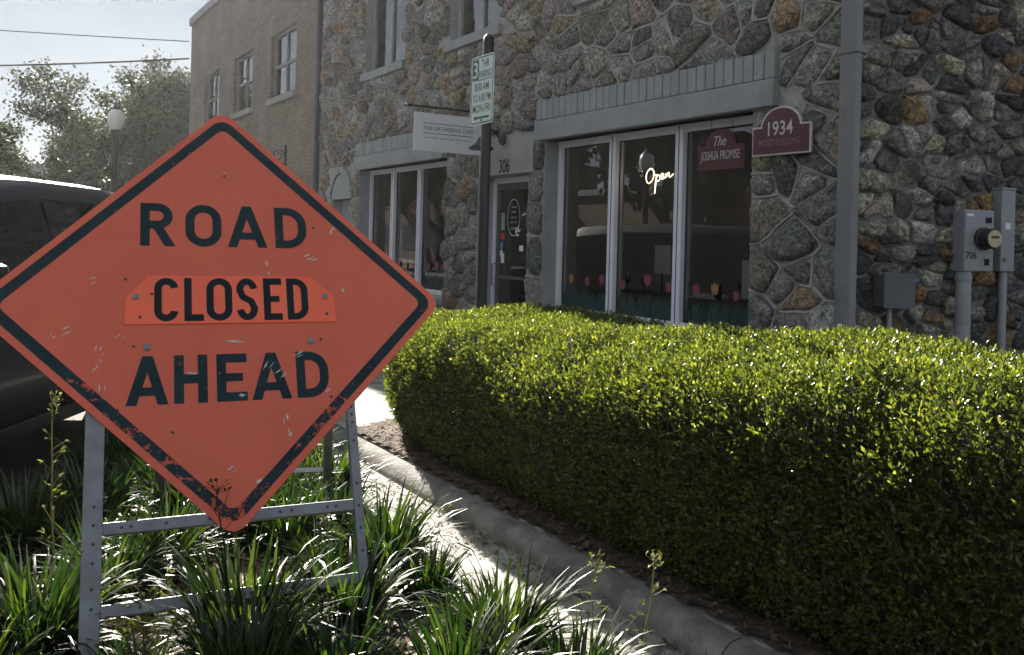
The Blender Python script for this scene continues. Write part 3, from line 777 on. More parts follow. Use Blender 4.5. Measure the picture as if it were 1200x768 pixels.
def sash_window(parent, op, y, m_frame, mid=True, cols=2, sill='greypaint', head=True, rows=2):
    a, b_, c, d = op; f = MB()
    f.box(a + .003, a + .06, y, y + .08, c, d); f.box(b_ - .06, b_ - .003, y, y + .08, c, d); f.box(a + .06, b_ - .06, y + .003, y + .077, d - .06, d - .002); f.box(a + .06, b_ - .06, y + .003, y + .077, c + .002, c + .06)
    w_ = f.build('window', m_frame, parent, bevel=.005)
    xs = [a + .06 + (b_ - a - .12) * i / cols for i in range(cols + 1)]; zs = [c + .06 + (d - c - .12) * i / rows for i in range(rows + 1)]
    for i, x in enumerate(xs[1:-1]):
        g = MB(); g.box(x - .022, x + .022, y + .012, y + .07, zs[0], zs[-1]); g.build('mullion', m_frame, w_)
    for z in zs[1:-1]:
        g = MB(); g.box(xs[0], xs[-1], y + .008, y + .072, z - .025, z + .025); g.build('meeting_rail', m_frame, w_)
    for i in range(cols):
        for j in range(rows):
            g = MB(); e = .02
            tl = rng.uniform(-.006, .006)
            g.quad((xs[i] + e, y + .045, zs[j] + e), (xs[i + 1] - e, y + .045 + tl, zs[j] + e), (xs[i + 1] - e, y + .045 + tl, zs[j + 1] - e), (xs[i] + e, y + .045, zs[j + 1] - e)); no_recalc(g, 'pane', M['upglass'], w_)
    s_ = MB(); s_.box(a - .07, b_ + .07, -.075, y + .003, c - .13, c - .003); s_.build('sill', M[sill], w_, bevel=.008)
    k_ = MB(); k_.box(a + .003, b_ - .003, y + .5, y + .52, c + .0, d); k_.build('dark_room_back', M['dark'], w_)  # dark sheet standing in for the unlit room behind the panes
    return w_
for k in ('up1', 'up2', 'up3'):
    sash_window(SB, OPEN[k], .11, M['stucco'], cols=2, rows=1)
    a, b_, c, d = OPEN[k]; mb = MB(); mb.box(a - .07, b_ + .07, -.05, .1, d - .015, d + .21); mb.build('lintel', M['greypaint'], SB, bevel=.01)
    jambs(OPEN[k], .11)

# downspout on the corner
dsx = -UC + .115
ds = MB(); ds.box(dsx - .115, dsx + .03, -.16, -.075, .22, H_ST); dso = ds.build('downspout', M['spout'], SB, bevel=.018, seg=3)
for zz in (.9, 2.95, 5.0):
    b = MB(); b.box(dsx - .128, dsx + .043, -.172, -.04, zz, zz + .05); b.build('strap', M['spout'], dso, bevel=.003)

# ================================================================== BRICK BUILDING
BB = thing('brick_building', 'two storey buff brick building adjoining the stone shop front', 'building', W(UJ, DF), ROTF)
LB = 27.32 - UJ
def bu(u): return -(u - UJ)
bops = [(bu(25.45), bu(23.85), 4.42, 5.80), (bu(22.4), bu(20.75), 4.42, 5.80), (bu(19.33), bu(17.62), 4.42, 5.80)]
bwall = no_recalc(holed_wall(-LB, -.02, 0, 7.55, bops, .4), 'front_wall', M['brick'], BB)
b = MB(); b.box(-LB + .005, -LB + .4, .401, 12, 0, 7.5); b.build('end_wall', M['brick'], BB)
b = MB(); b.box(-LB + .4, -.03, 11.6, 12, 0, 7.5); b.build('back_wall', M['brick'], BB)
b = MB(); b.box(-LB - .06, -.02, -.07, 12.05, 7.55, 7.78); b.build('coping', M['farwall'], BB, bevel=.015)
b = MB(); b.box(-LB + .4, -.04, .42, 11.5, 3.4, 3.6); b.build('upper_floor', M['dark'], BB)
M['sashpaint'] = mat('sash_paint', (.30, .29, .28), .6, .1, 5)
for op in bops:
    w_ = sash_window(BB, op, .07, M['sashpaint'], sill='stucco')
b = MB(); b.box(-.13, -.03, -.09, -.005, .2, 7.5); dp = b.build('drain_pipe', M['darkbox'], BB, bevel=.02)
for zz in (1.5, 3.8, 6.1):
    b = MB(); b.box(-.145, -.015, -.1, -.003, zz, zz + .05); b.build('strap', M['darkbox'], dp)

# iron bracket on the brick wall
br = thing('iron_sign_bracket', 'black scrolled iron bracket without a board on the brick wall', 'bracket', W(18.1, DF - .01, 2.95), ROTF)
b = MB(); b.box(-.03, .03, -.02, .0, -.05, .4); b.build('back_plate', M['black'], br)
b = MB(); b.tube([(0, -.01, .02), (0, -.95, .02)], .016, 6); b.build('arm', M['black'], br)
b = MB(); b.tube([(0, -.02 - .13 + .13 * math.cos(t_ * .5) * (1 - t_ * .04), .18 + .13 * math.sin(t_ * .5) * (1 - t_ * .04)) for t_ in range(0, 18)], .01, 5); b.build('scroll', M['black'], br)
wl = thing('brick_wall_lantern', 'small pale glass lantern fixed to the brick wall beside the drain pipe', 'lamp', W(16.85, DF - .01, 2.35), ROTF)
b = MB(); b.box(-.05, .05, -.02, 0, -.1, .1); b.build('back_plate', M['black'], wl)
b = MB(); b.tube([(0, -.02, .05), (0, -.12, .1), (0, -.2, .1)], .012, 6); b.build('arm', M['black'], wl)
b = MB(); b.lathe([(.03, .1), (.1, .06), (.115, -.05), (.08, -.17), (.02, -.19)], (0, -.2, 0), 12); b.build('globe', M['globe'], wl, smooth=True)
b = MB(); b.lathe([(.12, .07), (.09, .13), (.02, .2)], (0, -.2, 0), 12); b.build('cap', M['black'], wl, smooth=True)

# ================================================================== SIGNS AND FITTINGS ON THE FRONT
def arch_outline(w, hb, ra, h, inset=0.0, n=18):
    """flat base with an arched top: width w, shoulder height hb, arch half width ra, total height h"""
    w2, i = w / 2 - inset, inset; r_ = ra - inset
    pts = [(-w2, i), (w2, i), (w2, hb - i), (r_, hb - i)]
    for k in range(1, n):
        t_ = math.pi * k / n; pts.append((r_ * math.cos(t_), hb - i + (h - hb) * math.sin(t_)))
    pts += [(-r_, hb - i), (-w2, hb - i)]
    return pts
def plaque(name, label, u, D, z, w, hb, ra, h, cat='plaque'):
    t_ = thing(name, label, cat, W(u, D, z), ROTF)
    b = MB(); b.prism(arch_outline(w, hb, ra, h), -.025, 0, 'y'); b.build('rim', M['plaqueedge'], t_, bevel=.003)
    b = MB(); b.prism(arch_outline(w, hb, ra, h, .014), -.029, -.02, 'y'); b.build('panel', M['maroon'], t_)
    return t_
p1 = plaque('date_plaque', 'maroon arched plaque reading 1934 on the stone wall beside the downspout', 4.985, DF - .085, 2.25, .60, .24, .205, .39)
lettering('date', '1934', M['plaqueedge'], p1, lambda x, y: (x, -.031, .215 + y), width=.255, height=.115, bold=.008)
lettering('lettering', 'MOSEY BUILDING', M['plaquedim'], p1, lambda x, y: (x - .01, -.031, .105 + y), width=.42, height=.055)
M['maroonlight'] = mat('maroon_shop_sign', (.10, .022, .028), .45, .15, 10)
p2 = plaque('hanging_shop_sign', 'maroon arched sign reading The Joshua Promise hung in front of the window', 5.86, DF + .125, 2.19, .57, .22, .19, .37, 'sign')
p2.children[1].data.materials[0] = M['maroonlight']
lettering('lettering', 'The', M['plaqueedge'], p2, lambda x, y: (x, -.031, .26 + y), width=.15, height=.09, shear=.35)
lettering('lettering', 'JOSHUA PROMISE', M['plaqueedge'], p2, lambda x, y: (x, -.031, .12 + y), width=.48, height=.105)
for wx in (-.13, .13):
    b = MB(); b.tube([(wx, -.012, .3), (wx, -.012, .468)], .002, 4); b.build('hanging_wire', M['rubber'], p2)

# neon word
ne = thing('neon_open_sign', 'glowing white neon script reading Open inside the middle pane', 'neon sign', W(7.02, DF + .40, 2.12), ROTF)
def neon(pts, name='neon_letter'):
    P = [Vector((x, 0, z)) for x, z in pts]; out = []
    for i in range(len(P) - 1):           # Catmull-Rom
        p0, p1_, p2_, p3 = P[max(i - 1, 0)], P[i], P[i + 1], P[min(i + 2, len(P) - 1)]
        for k in range(5):
            t_ = k / 5
            out.append(.5 * ((2 * p1_) + (p2_ - p0) * t_ + (2 * p0 - 5 * p1_ + 4 * p2_ - p3) * t_ * t_ + (3 * p1_ - p0 - 3 * p2_ + p3) * t_ ** 3))
    out.append(P[-1]); b = MB(); b.tube([tuple(v) for v in out], .0048, 6); b.build(name, M['neon'], ne, smooth=True)
neon([(-.10, .15), (-.15, .17), (-.20, .12), (-.20, .05), (-.16, .02), (-.10, .06), (-.085, .13), (-.12, .17), (-.16, .16)])
neon([(-.06, .10), (-.045, .09), (-.065, -.09), (-.052, .05), (-.02, .10), (.01, .08), (-.005, .04), (-.045, .045)])
neon([(.02, .06), (.055, .08), (.06, .105), (.035, .11), (.03, .07), (.05, .055), (.085, .075)])
neon([(.095, .11), (.10, .065), (.12, .105), (.145, .115), (.15, .075), (.175, .075), (.21, .10)])

# things in the cafe
def pend(u, D, z, lab):
    t_ = thing('pendant_lamp', lab, 'lamp', W(u, D, z), ROTF, 'pendant lamps in the cafe')
    b = MB(); b.tube([(0, 0, .06), (0, 0, 3.25 - z)], .004, 4); b.build('cord', M['rubber'], t_)
    b = MB(); b.lathe([(.008, .07), (.018, .06), (.02, .02)], n=8); b.build('socket', M['black'], t_)
    b = MB(); b.lathe([(.012, .02), (.028, -.01), (.03, -.04), (.018, -.065), (.003, -.07)], n=10); b.build('bulb', M['bulb'], t_, smooth=True)
pend(11.13, DF + 2.5, 2.50, 'bare warm pendant bulb glowing inside the cafe')
mc = thing('menu_board', 'white standing menu card behind the middle pane under the neon word', 'menu', W(7.39, DF + .8, .97), ROTF)
b = MB(); b.box(-.125, .125, -.008, .008, .22, .53); b.build('card', M['paper'], mc)
b = MB(); b.box(-.13, .13, -.09, .09, .0, .02); b.tube([(0, 0, .02), (0, 0, .24)], .01, 6); b.build('stand', M['black'], mc)
def table(u, D, lab):
    t_ = thing('cafe_table', lab, 'table', W(u, D, .12), ROTF, 'cafe tables')
    b = MB(); b.box(-.55, .55, -.35, .35, .80, .84); b.build('tabletop', M['wood'], t_, bevel=.01)
    for sx in (-.48, .48):
        for sy in (-.29, .29):
            b = MB(); b.box(sx - .025, sx + .025, sy - .025, sy + .025, 0, .80); b.build('leg', M['black'], t_)
table(6.75, DF + 1.0, 'dark wooden cafe table carrying the white tray behind the display window')
table(7.95, DF + 1.0, 'bare dark wooden cafe table behind the left pane of the display window')
mg = thing('paper_tray', 'flat white tray of papers on the cafe table', 'tray', W(6.75, DF + .92, .962), ROTF)
b = MB(); b.box(-.26, .2, -.12, .12, 0, .018); b.build('tray', M['white'], mg, bevel=.006)
b = MB(); b.box(-.2, .12, -.09, .08, .0185, .05); b.build('paper_stack', M['paper'], mg)
gl_ = thing('drinking_glass', 'clear drinking glass upside down on the cafe table', 'glass', W(6.55, DF + .8, .962), ROTF)
b = MB(); b.lathe([(.035, 0), (.045, .16), (.041, .16), (.031, .012)], n=14); b.build('cup', M['upglass'], gl_, smooth=True)
for k, (uu, dd) in enumerate(((6.25, .82), (6.95, .75), (6.4, 1.1), (7.75, .85), (8.1, .9))):
    g2 = thing('drinking_glass', 'stemmed clear glass set on a cafe table behind the window', 'glass', W(uu, DF + dd, .962), ROTF, 'stemmed glasses on the cafe tables')
    b = MB(); b.lathe([(.035, 0), (.032, .004), (.005, .008), (.005, .08), (.03, .10), (.042, .14), (.038, .20)], n=14); b.build('goblet', M['upglass'], g2, smooth=True)
    if k not in (0, 2): continue
    np_ = thing('folded_napkin', 'white napkin folded into a cone on a cafe table', 'napkin', W(uu - .13, DF + dd + .04, .962), ROTF + k, 'folded napkins on the cafe tables')
    b = MB(); b.lathe([(.055, 0), (.045, .04), (.022, .13), (.002, .17)], n=7); b.build('cone', M['paper'], np_)
ip = thing('white_display_card', 'white framed display card leaning at the right edge of the window', 'card', W(5.86, DF + .52, .62), ROTF)
b = MB(); b.box(-.10, .10, -.012, .012, .40, .76); b.build('frame', M['frame'], ip, bevel=.01)
b = MB(); b.box(-.085, .085, -.016, -.0125, .42, .74); b.build('card', M['paper'], ip)
b = MB(); b.box(-.2, .2, -.14, .14, .37, .398); b.box(-.18, .18, -.12, .12, -.49, .37); b.build('plinth', M['wood'], ip)

# gooseneck lamp over the door
gk = thing('gooseneck_lamp', 'black gooseneck barn lamp mounted over the cafe door', 'lamp', W(9.37, DF - .06, 2.74), ROTF)
b = MB(); b.lathe([(.07, 0), (.07, -.02), (.045, -.05), (.02, -.06)], ax='y', n=14); b.build('mount', M['black'], gk, smooth=True)
b = MB(); b.tube([(0, -.05, 0), (0, -.12, .08), (0, -.2, .12), (0, -.28, .08), (0, -.31, .0)], .013, 8); b.build('arm', M['black'], gk, smooth=True)
b = MB(); b.lathe([(.03, 0), (.045, -.03), (.07, -.07), (.15, -.125), (.155, -.145), (.13, -.125), (.05, -.06)], (0, -.31, 0), 20); b.build('shade', M['black'], gk, smooth=True)

# hanging cafe board, square to the front
cb = thing('hanging_cafe_sign', 'white board reading The Gathering Cafe hung from an iron arm over the door', 'sign', W(9.93, DF, 2.58), ROTF)
y0, y1 = -1.0, -.06
b = MB(); b.box(-.014, .014, y0, y1, .0, .47); bo = b.build('board', M['white'], cb, bevel=.004)
b = MB(); b.tube([(0, -.02, .545), (0, -1.1, .545)], .013, 8); b.build('arm', M['black'], cb, smooth=True)
b = MB(); b.lathe([(.004, -.03), (.02, -.015), (.024, 0), (.02, .015), (.004, .03)], (0, -1.11, .545), 10, 'y'); b.build('finial', M['chrome'], cb, smooth=True)
b = MB(); b.box(-.05, .05, -.02, .0, .44, .65); b.build('wall_plate', M['black'], cb)
for yy in (y0 + .12, y1 - .12):
    b = MB(); b.tube([(0, yy, .47), (0, yy, .535)], .006, 6); b.build('hanger', M['black'], cb)
ym = (y0 + y1) / 2
def cplace(zc, k=0): return lambda x, y: (.0155, ym + x, zc + y)
# camera sees the face that looks to the right of the front
for side, sg in ((.0155, 1), (-.0155, -1)):
    pl = lambda zc: (lambda x, y: (side, ym + sg * x, zc + y))
    lettering('lettering', 'THE GATHERING CAFE', M['ink'], bo, pl(.285), width=.70, height=.052, bold=.004)
    lettering('lettering', 'Great Coffee, Delicious Bites, Good Company', M['ink'], bo, pl(.165), width=.66, height=.032)
    for zc in (.345, .222):
        b = MB(); b.box(side - .0008, side + .0008, ym - .35, ym + .35, zc - .004, zc + .004); b.build('rule', M['ink'], bo)

# parking sign on a black post behind the hedge
PU, PD = 6.93, 3.99
ps = thing('parking_sign', 'green and white three hour parking sign on a black round post', 'sign', W(PU, PD, .125), ROTF)
b = MB(); b.tube([(0, 0, 0), (0, 0, 3.12)], .046, 16); b.build('post', M['black'], ps, smooth=True)
b = MB(); b.lathe([(.048, 3.12), (.05, 3.15), (.042, 3.19), (.022, 3.215), (.003, 3.222)], n=16); b.build('post_cap', M['black'], ps, smooth=True)
def rrect(w, h, r_, n=5):
    out = []
    for cx_, cy_, a0 in ((w / 2 - r_, h / 2 - r_, 0), (-w / 2 + r_, h / 2 - r_, 90), (-w / 2 + r_, -h / 2 + r_, 180), (w / 2 - r_, -h / 2 + r_, 270)):
        for k in range(n + 1): out.append((cx_ + r_ * math.cos(R(a0 + 90 * k / n)), cy_ + r_ * math.sin(R(a0 + 90 * k / n))))
    return out
pz = 2.715; pw, ph = .41, .615
b = MB(); b.prism([(x, pz + z) for x, z in rrect(pw, ph, .04)], -.056, -.052, 'y'); plt = b.build('plate', M['signwhite'], ps)
def ringmesh(outer, inner, f3):
    b = MB(); n = len(outer); b.add([f3(p) for p in outer] + [f3(p) for p in inner], [(i, (i + 1) % n, n + (i + 1) % n, n + i) for i in range(n)]); return b
ringmesh(rrect(pw - .022, ph - .022, .032), rrect(pw - .044, ph - .044, .024), lambda p: (p[0], -.0572, pz + p[1])).build('border', M['signgreen'], plt)
b = MB(); b.box(-.172, -.062, -.0574, -.0565, pz + .092, pz + .278); b.build('numeral_block', M['signgreen'], plt)
PP = lambda cx_, cz_: (lambda x, y: (cx_ + x, -.0585, pz + cz_ + y))
lettering('numeral', '3', M['signwhite'], plt, PP(-.117, .185), width=.075, height=.145, bold=.01)
lettering('lettering', 'HR', M['signgreen'], plt, PP(.075, .232), width=.10, height=.07, bold=.008)
lettering('lettering', 'PARKING', M['signgreen'], plt, PP(.058, .137), width=.21, height=.068, bold=.006)
b = MB(); b.box(-.06, .172, -.0574, -.0565, pz + .085, pz + .092); b.build('rule', M['signgreen'], plt)
lettering('lettering', '8:00 AM', M['signgreen'], plt, PP(0, .03), width=.25, height=.072, bold=.006)
lettering('lettering', 'TO 6:00 PM', M['signgreen'], plt, PP(0, -.07), width=.32, height=.072, bold=.006)
lettering('lettering', 'MON-FRI', M['signgreen'], plt, PP(0, -.165), width=.31, height=.07, bold=.006)
b = MB(); b.add([(x, -.0585, pz + z) for x, z in ((-.14, -.247), (-.085, -.222), (-.085, -.237), (.14, -.237), (.14, -.257), (-.085, -.257), (-.085, -.272))], [(0, 1, 2, 3, 4, 5, 6)]); b.build('arrow', M['signgreen'], plt)
for zz in (.262, -.27):
    b = MB(); b.lathe([(.011, -.062), (.011, -.0575)], (0.0, 0, pz + zz), 8, 'y'); b.build('bolt', M['galv'], plt)

# electricity boxes on the side wall
swm = SB.matrix_basis @ Matrix.Translation((-UC, 0, 0)) @ Matrix.Rotation(SA, 4, 'Z')
def sidething(name, label, cat, x, z): return thing(name, label, cat, mat4=swm @ Matrix.Translation((x, -.045, z)))
em = sidething('electricity_meter', 'grey steel meter box with round glass meter and number 706', 'meter box', 1.06, 1.36)
b = MB(); b.box(-.14, .14, -.115, .03, 0, .475); b.build('enclosure', M['boxgrey'], em, bevel=.008)
b = MB(); b.box(-.137, .137, -.122, -.1155, .006, .469); cv = b.build('cover', M['boxgrey'], em, bevel=.003)
b = MB(); b.lathe([(.088, -.12), (.088, -.145), (.078, -.152)], (.035, 0, .255), 24, 'y'); b.build('meter_ring', M['black'], em, smooth=True)
b = MB(); b.lathe([(.075, -.145), (.078, -.215), (.07, -.232), (.062, -.234)], (.035, 0, .255), 24, 'y'); b.build('meter_drum', M['black'], em, smooth=True)
b = MB(); b.lathe([(.066, -.2345), (.066, -.238)], (.035, 0, .255), 24, 'y'); b.build('meter_dial', M['meterface'], em)
b = MB(); b.box(0.0, .075, -.2395, -.2385, .258, .276); b.build('dial_window', M['black'], em)
b = MB(); b.box(.055, .115, -.1235, -.1225, .375, .42); b.build('warning_label', M['opaqueblack'], em)
b = MB(); b.box(-.12, -.06, -.1235, -.1225, .425, .445); b.build('label', M['paper'], em)
b = MB(); b.box(.05, .10, -.1235, -.1225, .05, .10); b.build('barcode_label', M['opaqueblack'], em)
lettering('box_number', '706', M['opaqueblack'], em, lambda x, y: (-.075 + x, -.1235, .125 + y), width=.10, height=.055, bold=.01)
b = MB(); b.tube([(-.075, -.05, .0), (-.075, -.05, -1.3)], .055, 16); b.build('conduit', M['pvc'], em, smooth=True)
for za, zb, rr_ in ((-.02, -.07, .063), (-.25, -.42, .058)):
    b = MB(); b.tube([(-.075, -.05, za), (-.075, -.05, zb)], rr_, 16); b.build('conduit_collar', M['boxgrey'], em, smooth=True)
b = MB(); b.tube([(.02, -.03, .0), (.018, -.03, -1.3)], .009, 6); b.build('ground_wire', M['galv'], em)
eb = sidething('tall_conduit_box', 'tall narrow grey steel trough beside the meter box', 'electrical box', 1.375, 1.365)
b = MB(); b.box(-.068, .068, -.085, .03, 0, .64); b.build('enclosure', M['boxgrey'], eb, bevel=.006)
b = MB(); b.box(-.072, .072, -.09, .03, .6405, .655); b.build('lid', M['boxgrey'], eb, bevel=.003)
b = MB(); b.box(-.03, .02, -.088, -.0855, .33, .38); b.build('label', M['paper'], eb)
b = MB(); b.lathe([(.014, -.085), (.014, -.1)], (-.03, 0, .09), 10, 'y'); b.build('seal', M['galv'], eb)
b = MB(); b.tube([(.01, -.035, 0), (.012, -.035, -1.3)], .03, 12); b.build('conduit', M['pvc'], eb, smooth=True)
jb = sidething('junction_box', 'small dark grey junction box on a thin pipe beside the downspout', 'electrical box', .345, 1.08)
b = MB(); b.box(-.135, .135, -.105, .03, 0, .25); b.build('enclosure', M['darkbox'], jb, bevel=.012)
b = MB(); b.box(-.14, .14, -.112, -.1055, -.006, .256); b.build('cover', M['darkbox'], jb, bevel=.004)
b = MB(); b.tube([(-.03, -.04, 0), (-.03, -.04, -1.0)], .018, 10); b.build('pipe', M['pvc'], jb, smooth=True)

# ================================================================== ROAD CLOSED AHEAD SIGN
r1 = Vector((.913, .4079, .0024)); r2 = Vector((-.1712, .3781, .9098)); r1.normalize(); r2 = (r2 - r1 * r1.dot(r2)).normalized(); r3 = r1.cross(r2)
T0 = Vector((-1.0781, 3.4209, 1.2321)); YB = 1.33
base = T0 - r2 * YB
m4 = Matrix(((r1.x, r2.x, r3.x, base.x), (r1.y, r2.y, r3.y, base.y), (r1.z, r2.z, r3.z, base.z), (0, 0, 0, 1)))
RS = thing('road_work_sign', 'large orange diamond sign reading Road Closed Ahead on a folding steel stand', 'road sign', mat4=m4)
def dia(half, rad, n=7):
    sq = rrect(2 * half, 2 * half, rad, n); k = math.sqrt(.5)
    return [((x - y) * k, (x + y) * k + YB) for x, y in sq]
HS = .6095
b = MB(); b.prism(dia(HS, .06), -.006, 0.0); pan = b.build('panel', M['orange'], RS, bevel=.0015)
b = MB(); b.prism(dia(HS - .001, .06), -.0085, -.0063); b.build('back_sheet', M['signback'], RS)
ringmesh(dia(HS - .026, .052), dia(HS - .064, .03), lambda p: (p[0], p[1], .0008)).build('border', M['border'], pan)
# glyphs
def band(b, pts, s, z, closed=False):
    n = len(pts); L = []; Rr = []
    for i, (x, y) in enumerate(pts):
        a = pts[(i - 1) % n] if closed or i > 0 else pts[i]; c_ = pts[(i + 1) % n] if closed or i < n - 1 else pts[i]
        dx, dy = c_[0] - a[0], c_[1] - a[1]; l = math.hypot(dx, dy) or 1; nx, ny = -dy / l, dx / l
        L.append((x + nx * s / 2, y + ny * s / 2, z)); Rr.append((x - nx * s / 2, y - ny * s / 2, z))
    fs = [(i, (i + 1) % n, n + (i + 1) % n, n + i) for i in range(n if closed else n - 1)]
    b.add(L + Rr, fs)
def arc(cx_, cy_, rx, ry, a0, a1, n=12): return [(cx_ + rx * math.cos(R(a0 + (a1 - a0) * k / n)), cy_ + ry * math.sin(R(a0 + (a1 - a0) * k / n))) for k in range(n + 1)]
def glyph(ch, w, s):
    """strokes in a box of height 1 and width w (already divided by the letter height)"""
    b = MB(); q = lambda *p: b.add([(x, y, .0004 * len(b.f) * 0 + zz[0]) for x, y in p], [tuple(range(len(p)))]); zz = [0.0]
    def nx(): zz[0] += .002
    rect = lambda x0, x1, y0, y1: (q((x0, y0), (x1, y0), (x1, y1), (x0, y1)), nx())
    if ch == 'A':
        t_ = s * 1.06
        q((0, 0), (t_, 0), (w / 2 + t_ / 2, 1), (w / 2 - t_ / 2, 1)); nx(); q((w - t_, 0), (w, 0), (w / 2 + t_ / 2, 1), (w / 2 - t_ / 2, 1)); nx()
        xl_ = t_ * .6 + (w / 2 - t_ / 2) * .2; rect(xl_, w - xl_, .19, .19 + s * .9)
    elif ch == 'H': rect(0, s, 0, 1); rect(w - s, w, 0, 1); rect(s * .9, w - s * .9, .5 - s / 2, .5 + s / 2)
    elif ch == 'E':
        rect(0, s, 0, 1); rect(s * .9, w, 1 - s, 1); rect(s * .9, w, 0, s); rect(s * .9, w * .86, .5 - s * .45, .5 + s * .45)
    elif ch == 'L': rect(0, s, 0, 1); rect(s * .9, w, 0, s)
    elif ch == 'D':
        rect(0, s, 0, 1); r_ = min(w * .62, .44)
        band(b, [(s * .9, 1 - s / 2), (w - r_, 1 - s / 2)] + arc(w - r_, 1 - s / 2 - (r_ - s / 2), r_ - s / 2, r_ - s / 2, 90, 0)[1:] + arc(w - r_, s / 2 + (r_ - s / 2), r_ - s / 2, r_ - s / 2, 0, -90) + [(s * .9, s / 2)], s, zz[0])
    elif ch == 'R':
        rect(0, s, 0, 1); r_ = .30
        cy_ = 1 - r_; band(b, [(s * .9, 1 - s / 2), (w * .93 - r_, 1 - s / 2)] + arc(w * .93 - r_, cy_, r_ - s / 2, r_ - s / 2, 90, -90, 18)[1:] + [(s * .9, cy_ - r_ + s / 2)], s, zz[0]); nx()
        q((w - s * 1.12, 0), (w, 0), (w * .62, .48), (w * .62 - s * 1.12, .48))
    elif ch in 'OC':
        rx = w / 2 - s / 2; r_ = min(rx, .42)
        P = arc(w / 2, 1 - s / 2 - r_, rx, r_, 0, 180, 16) + arc(w / 2, s / 2 + r_, rx, r_, 180, 360, 16)
        if ch == 'O': band(b, P, s, zz[0], True)
        else:
            P = arc(w / 2, 1 - s / 2 - r_, rx, r_, 4, 180, 16) + arc(w / 2, s / 2 + r_, rx, r_, 180, 356, 16); band(b, P, s, zz[0])
    elif ch == 'S':
        rx = w / 2 - s / 2; h4 = (1 - s) / 4
        P = arc(w / 2, 1 - s / 2 - h4, rx, h4, 10, 180, 12) + [(s * .72, .64), (w * .3, .555), (w * .7, .445), (w - s * .72, .36)] + arc(w / 2, s / 2 + h4, rx, h4, 0, -170, 12); band(b, P, s, zz[0])
    return b
def put(ch, x0, x1, y0, y1, z, stroke, m, parent):
    h = y1 - y0; g = glyph(ch, (x1 - x0) / h, stroke / h)
    g.v = [(x0 + x * h, YB + y0 + y * h, z + zz * .2) for x, y, zz in g.v]
    return g.build('letter', m, parent)
for ch, x0, x1 in (('R', -.312, -.187), ('O', -.150, -.016), ('A', .006, .158), ('D', .190, .316)): put(ch, x0, x1, .237, .417, .0009, .0335, M['letter'], pan)
for ch, x0, x1 in (('A', -.354, -.213), ('H', -.194, -.079), ('E', -.047, .061), ('A', .077, .223), ('D', .243, .365)): put(ch, x0, x1, -.378, -.198, .0009, .0335, M['letter'], pan)
b = MB(); b.prism([(x, y + YB) for x, y in ((-.362, -.078), (.409, -.078), (.412, .030), (.318, .113), (-.282, .115), (-.362, .022))], .002, .0045); ov = b.build('overlay_plate', M['orange2'], RS, bevel=.0008); ov['label'] = 'brighter orange plate reading Closed riveted over the sign'
for ch, x0, x1 in (('C', -.262, -.178), ('L', -.157, -.088), ('O', -.078, .016), ('S', .031, .111), ('E', .133, .203), ('D', .222, .304)): put(ch, x0, x1, -.068, .104, .0051, .0265, M['opaqueblack'], ov)
for (x, y) in ((-.325, .03), (.372, .028)):
    b = MB(); b.lathe([(.012, .004), (.012, .008), (.007, .011)], (x, y + YB, 0), 12); b.build('bolt', M['galv'], ov, smooth=True)
for (x, y) in ((-.31, -.05), (.375, -.045), (-.27, .04)):
    b = MB(); b.lathe([(.006, .004), (.006, .0052)], (x, y + YB, 0), 10); b.build('hole', M['rubber'], ov)
for (x, y) in ((-.285, -.165), (.306, -.155)):
    b = MB(); b.lathe([(.013, 0), (.013, .004), (.007, .008)], (x, y + YB, 0), 12); b.build('bolt', M['galv'], pan, smooth=True)
for (x, y) in ((-.40, .38), (.345, .33), (-.33, -.16), (.345, -.15), (-.38, -.39), (.37, -.38), (-.2, -.48), (.0, .55), (-.36, .1)):
    b = MB(); b.lathe([(.0055, 0.0), (.0055, .0012)], (x, y + YB, 0), 9); b.build('hole', M['rubber'], pan)
b = MB(); r = random.Random(12)
sc_list = [(-.44, -.17, 80, .035), (-.445, -.20, 70, .03), (-.455, -.24, 60, .05), (-.43, -.31, 100, .05), (.20, -.46, 100, .06), (.21, -.50, 95, .03), (.31, .20, 20, .06), (.34, .19, 25, .03), (.42, .32, 60, .05), (.16, .17, 100, .05), (.165, .13, 95, .03),
           (.25, -.21, 20, .07), (.14, -.25, 60, .06), (.19, -.28, 40, .06), (.05, -.35, 15, .05), (-.13, -.27, 8, .05), (.35, -.36, 50, .05), (-.47, .09, 30, .04), (.08, -.68, 60, .04), (.45, .06, 120, .03), (-.38, -.12, 45, .03), (.0, -.62, 20, .03), (.02, -.15, 0, .09), (-.55, -.1, 40, .05), (-.6, -.12, 60, .02)]
for (x, y, a_, L) in sc_list:
    for k in range(3):
        ca, sa = math.cos(R(a_ + r.uniform(-15, 15))), math.sin(R(a_ + r.uniform(-15, 15))); l = L * r.uniform(.3, .8); w_ = r.uniform(.0008, .0035); ox, oy = r.uniform(-.014, .014), r.uniform(-.014, .014)
        b.add([(x + ox - ca * l / 2, YB + y + oy - sa * l / 2, .0052 + .0001 * k), (x + ox + sa * w_, YB + y + oy - ca * w_, .0052 + .0001 * k), (x + ox + ca * l / 2, YB + y + oy + sa * l / 2, .0052 + .0001 * k), (x + ox - sa * w_, YB + y + oy + ca * w_, .0052 + .0001 * k)], [(0, 1, 2, 3)])
b.v = [(x, y, .0026 + (z - .0052)) for x, y, z in b.v]
o = b.build('scratches', M['scratch'], pan); o['kind'] = 'stuff'
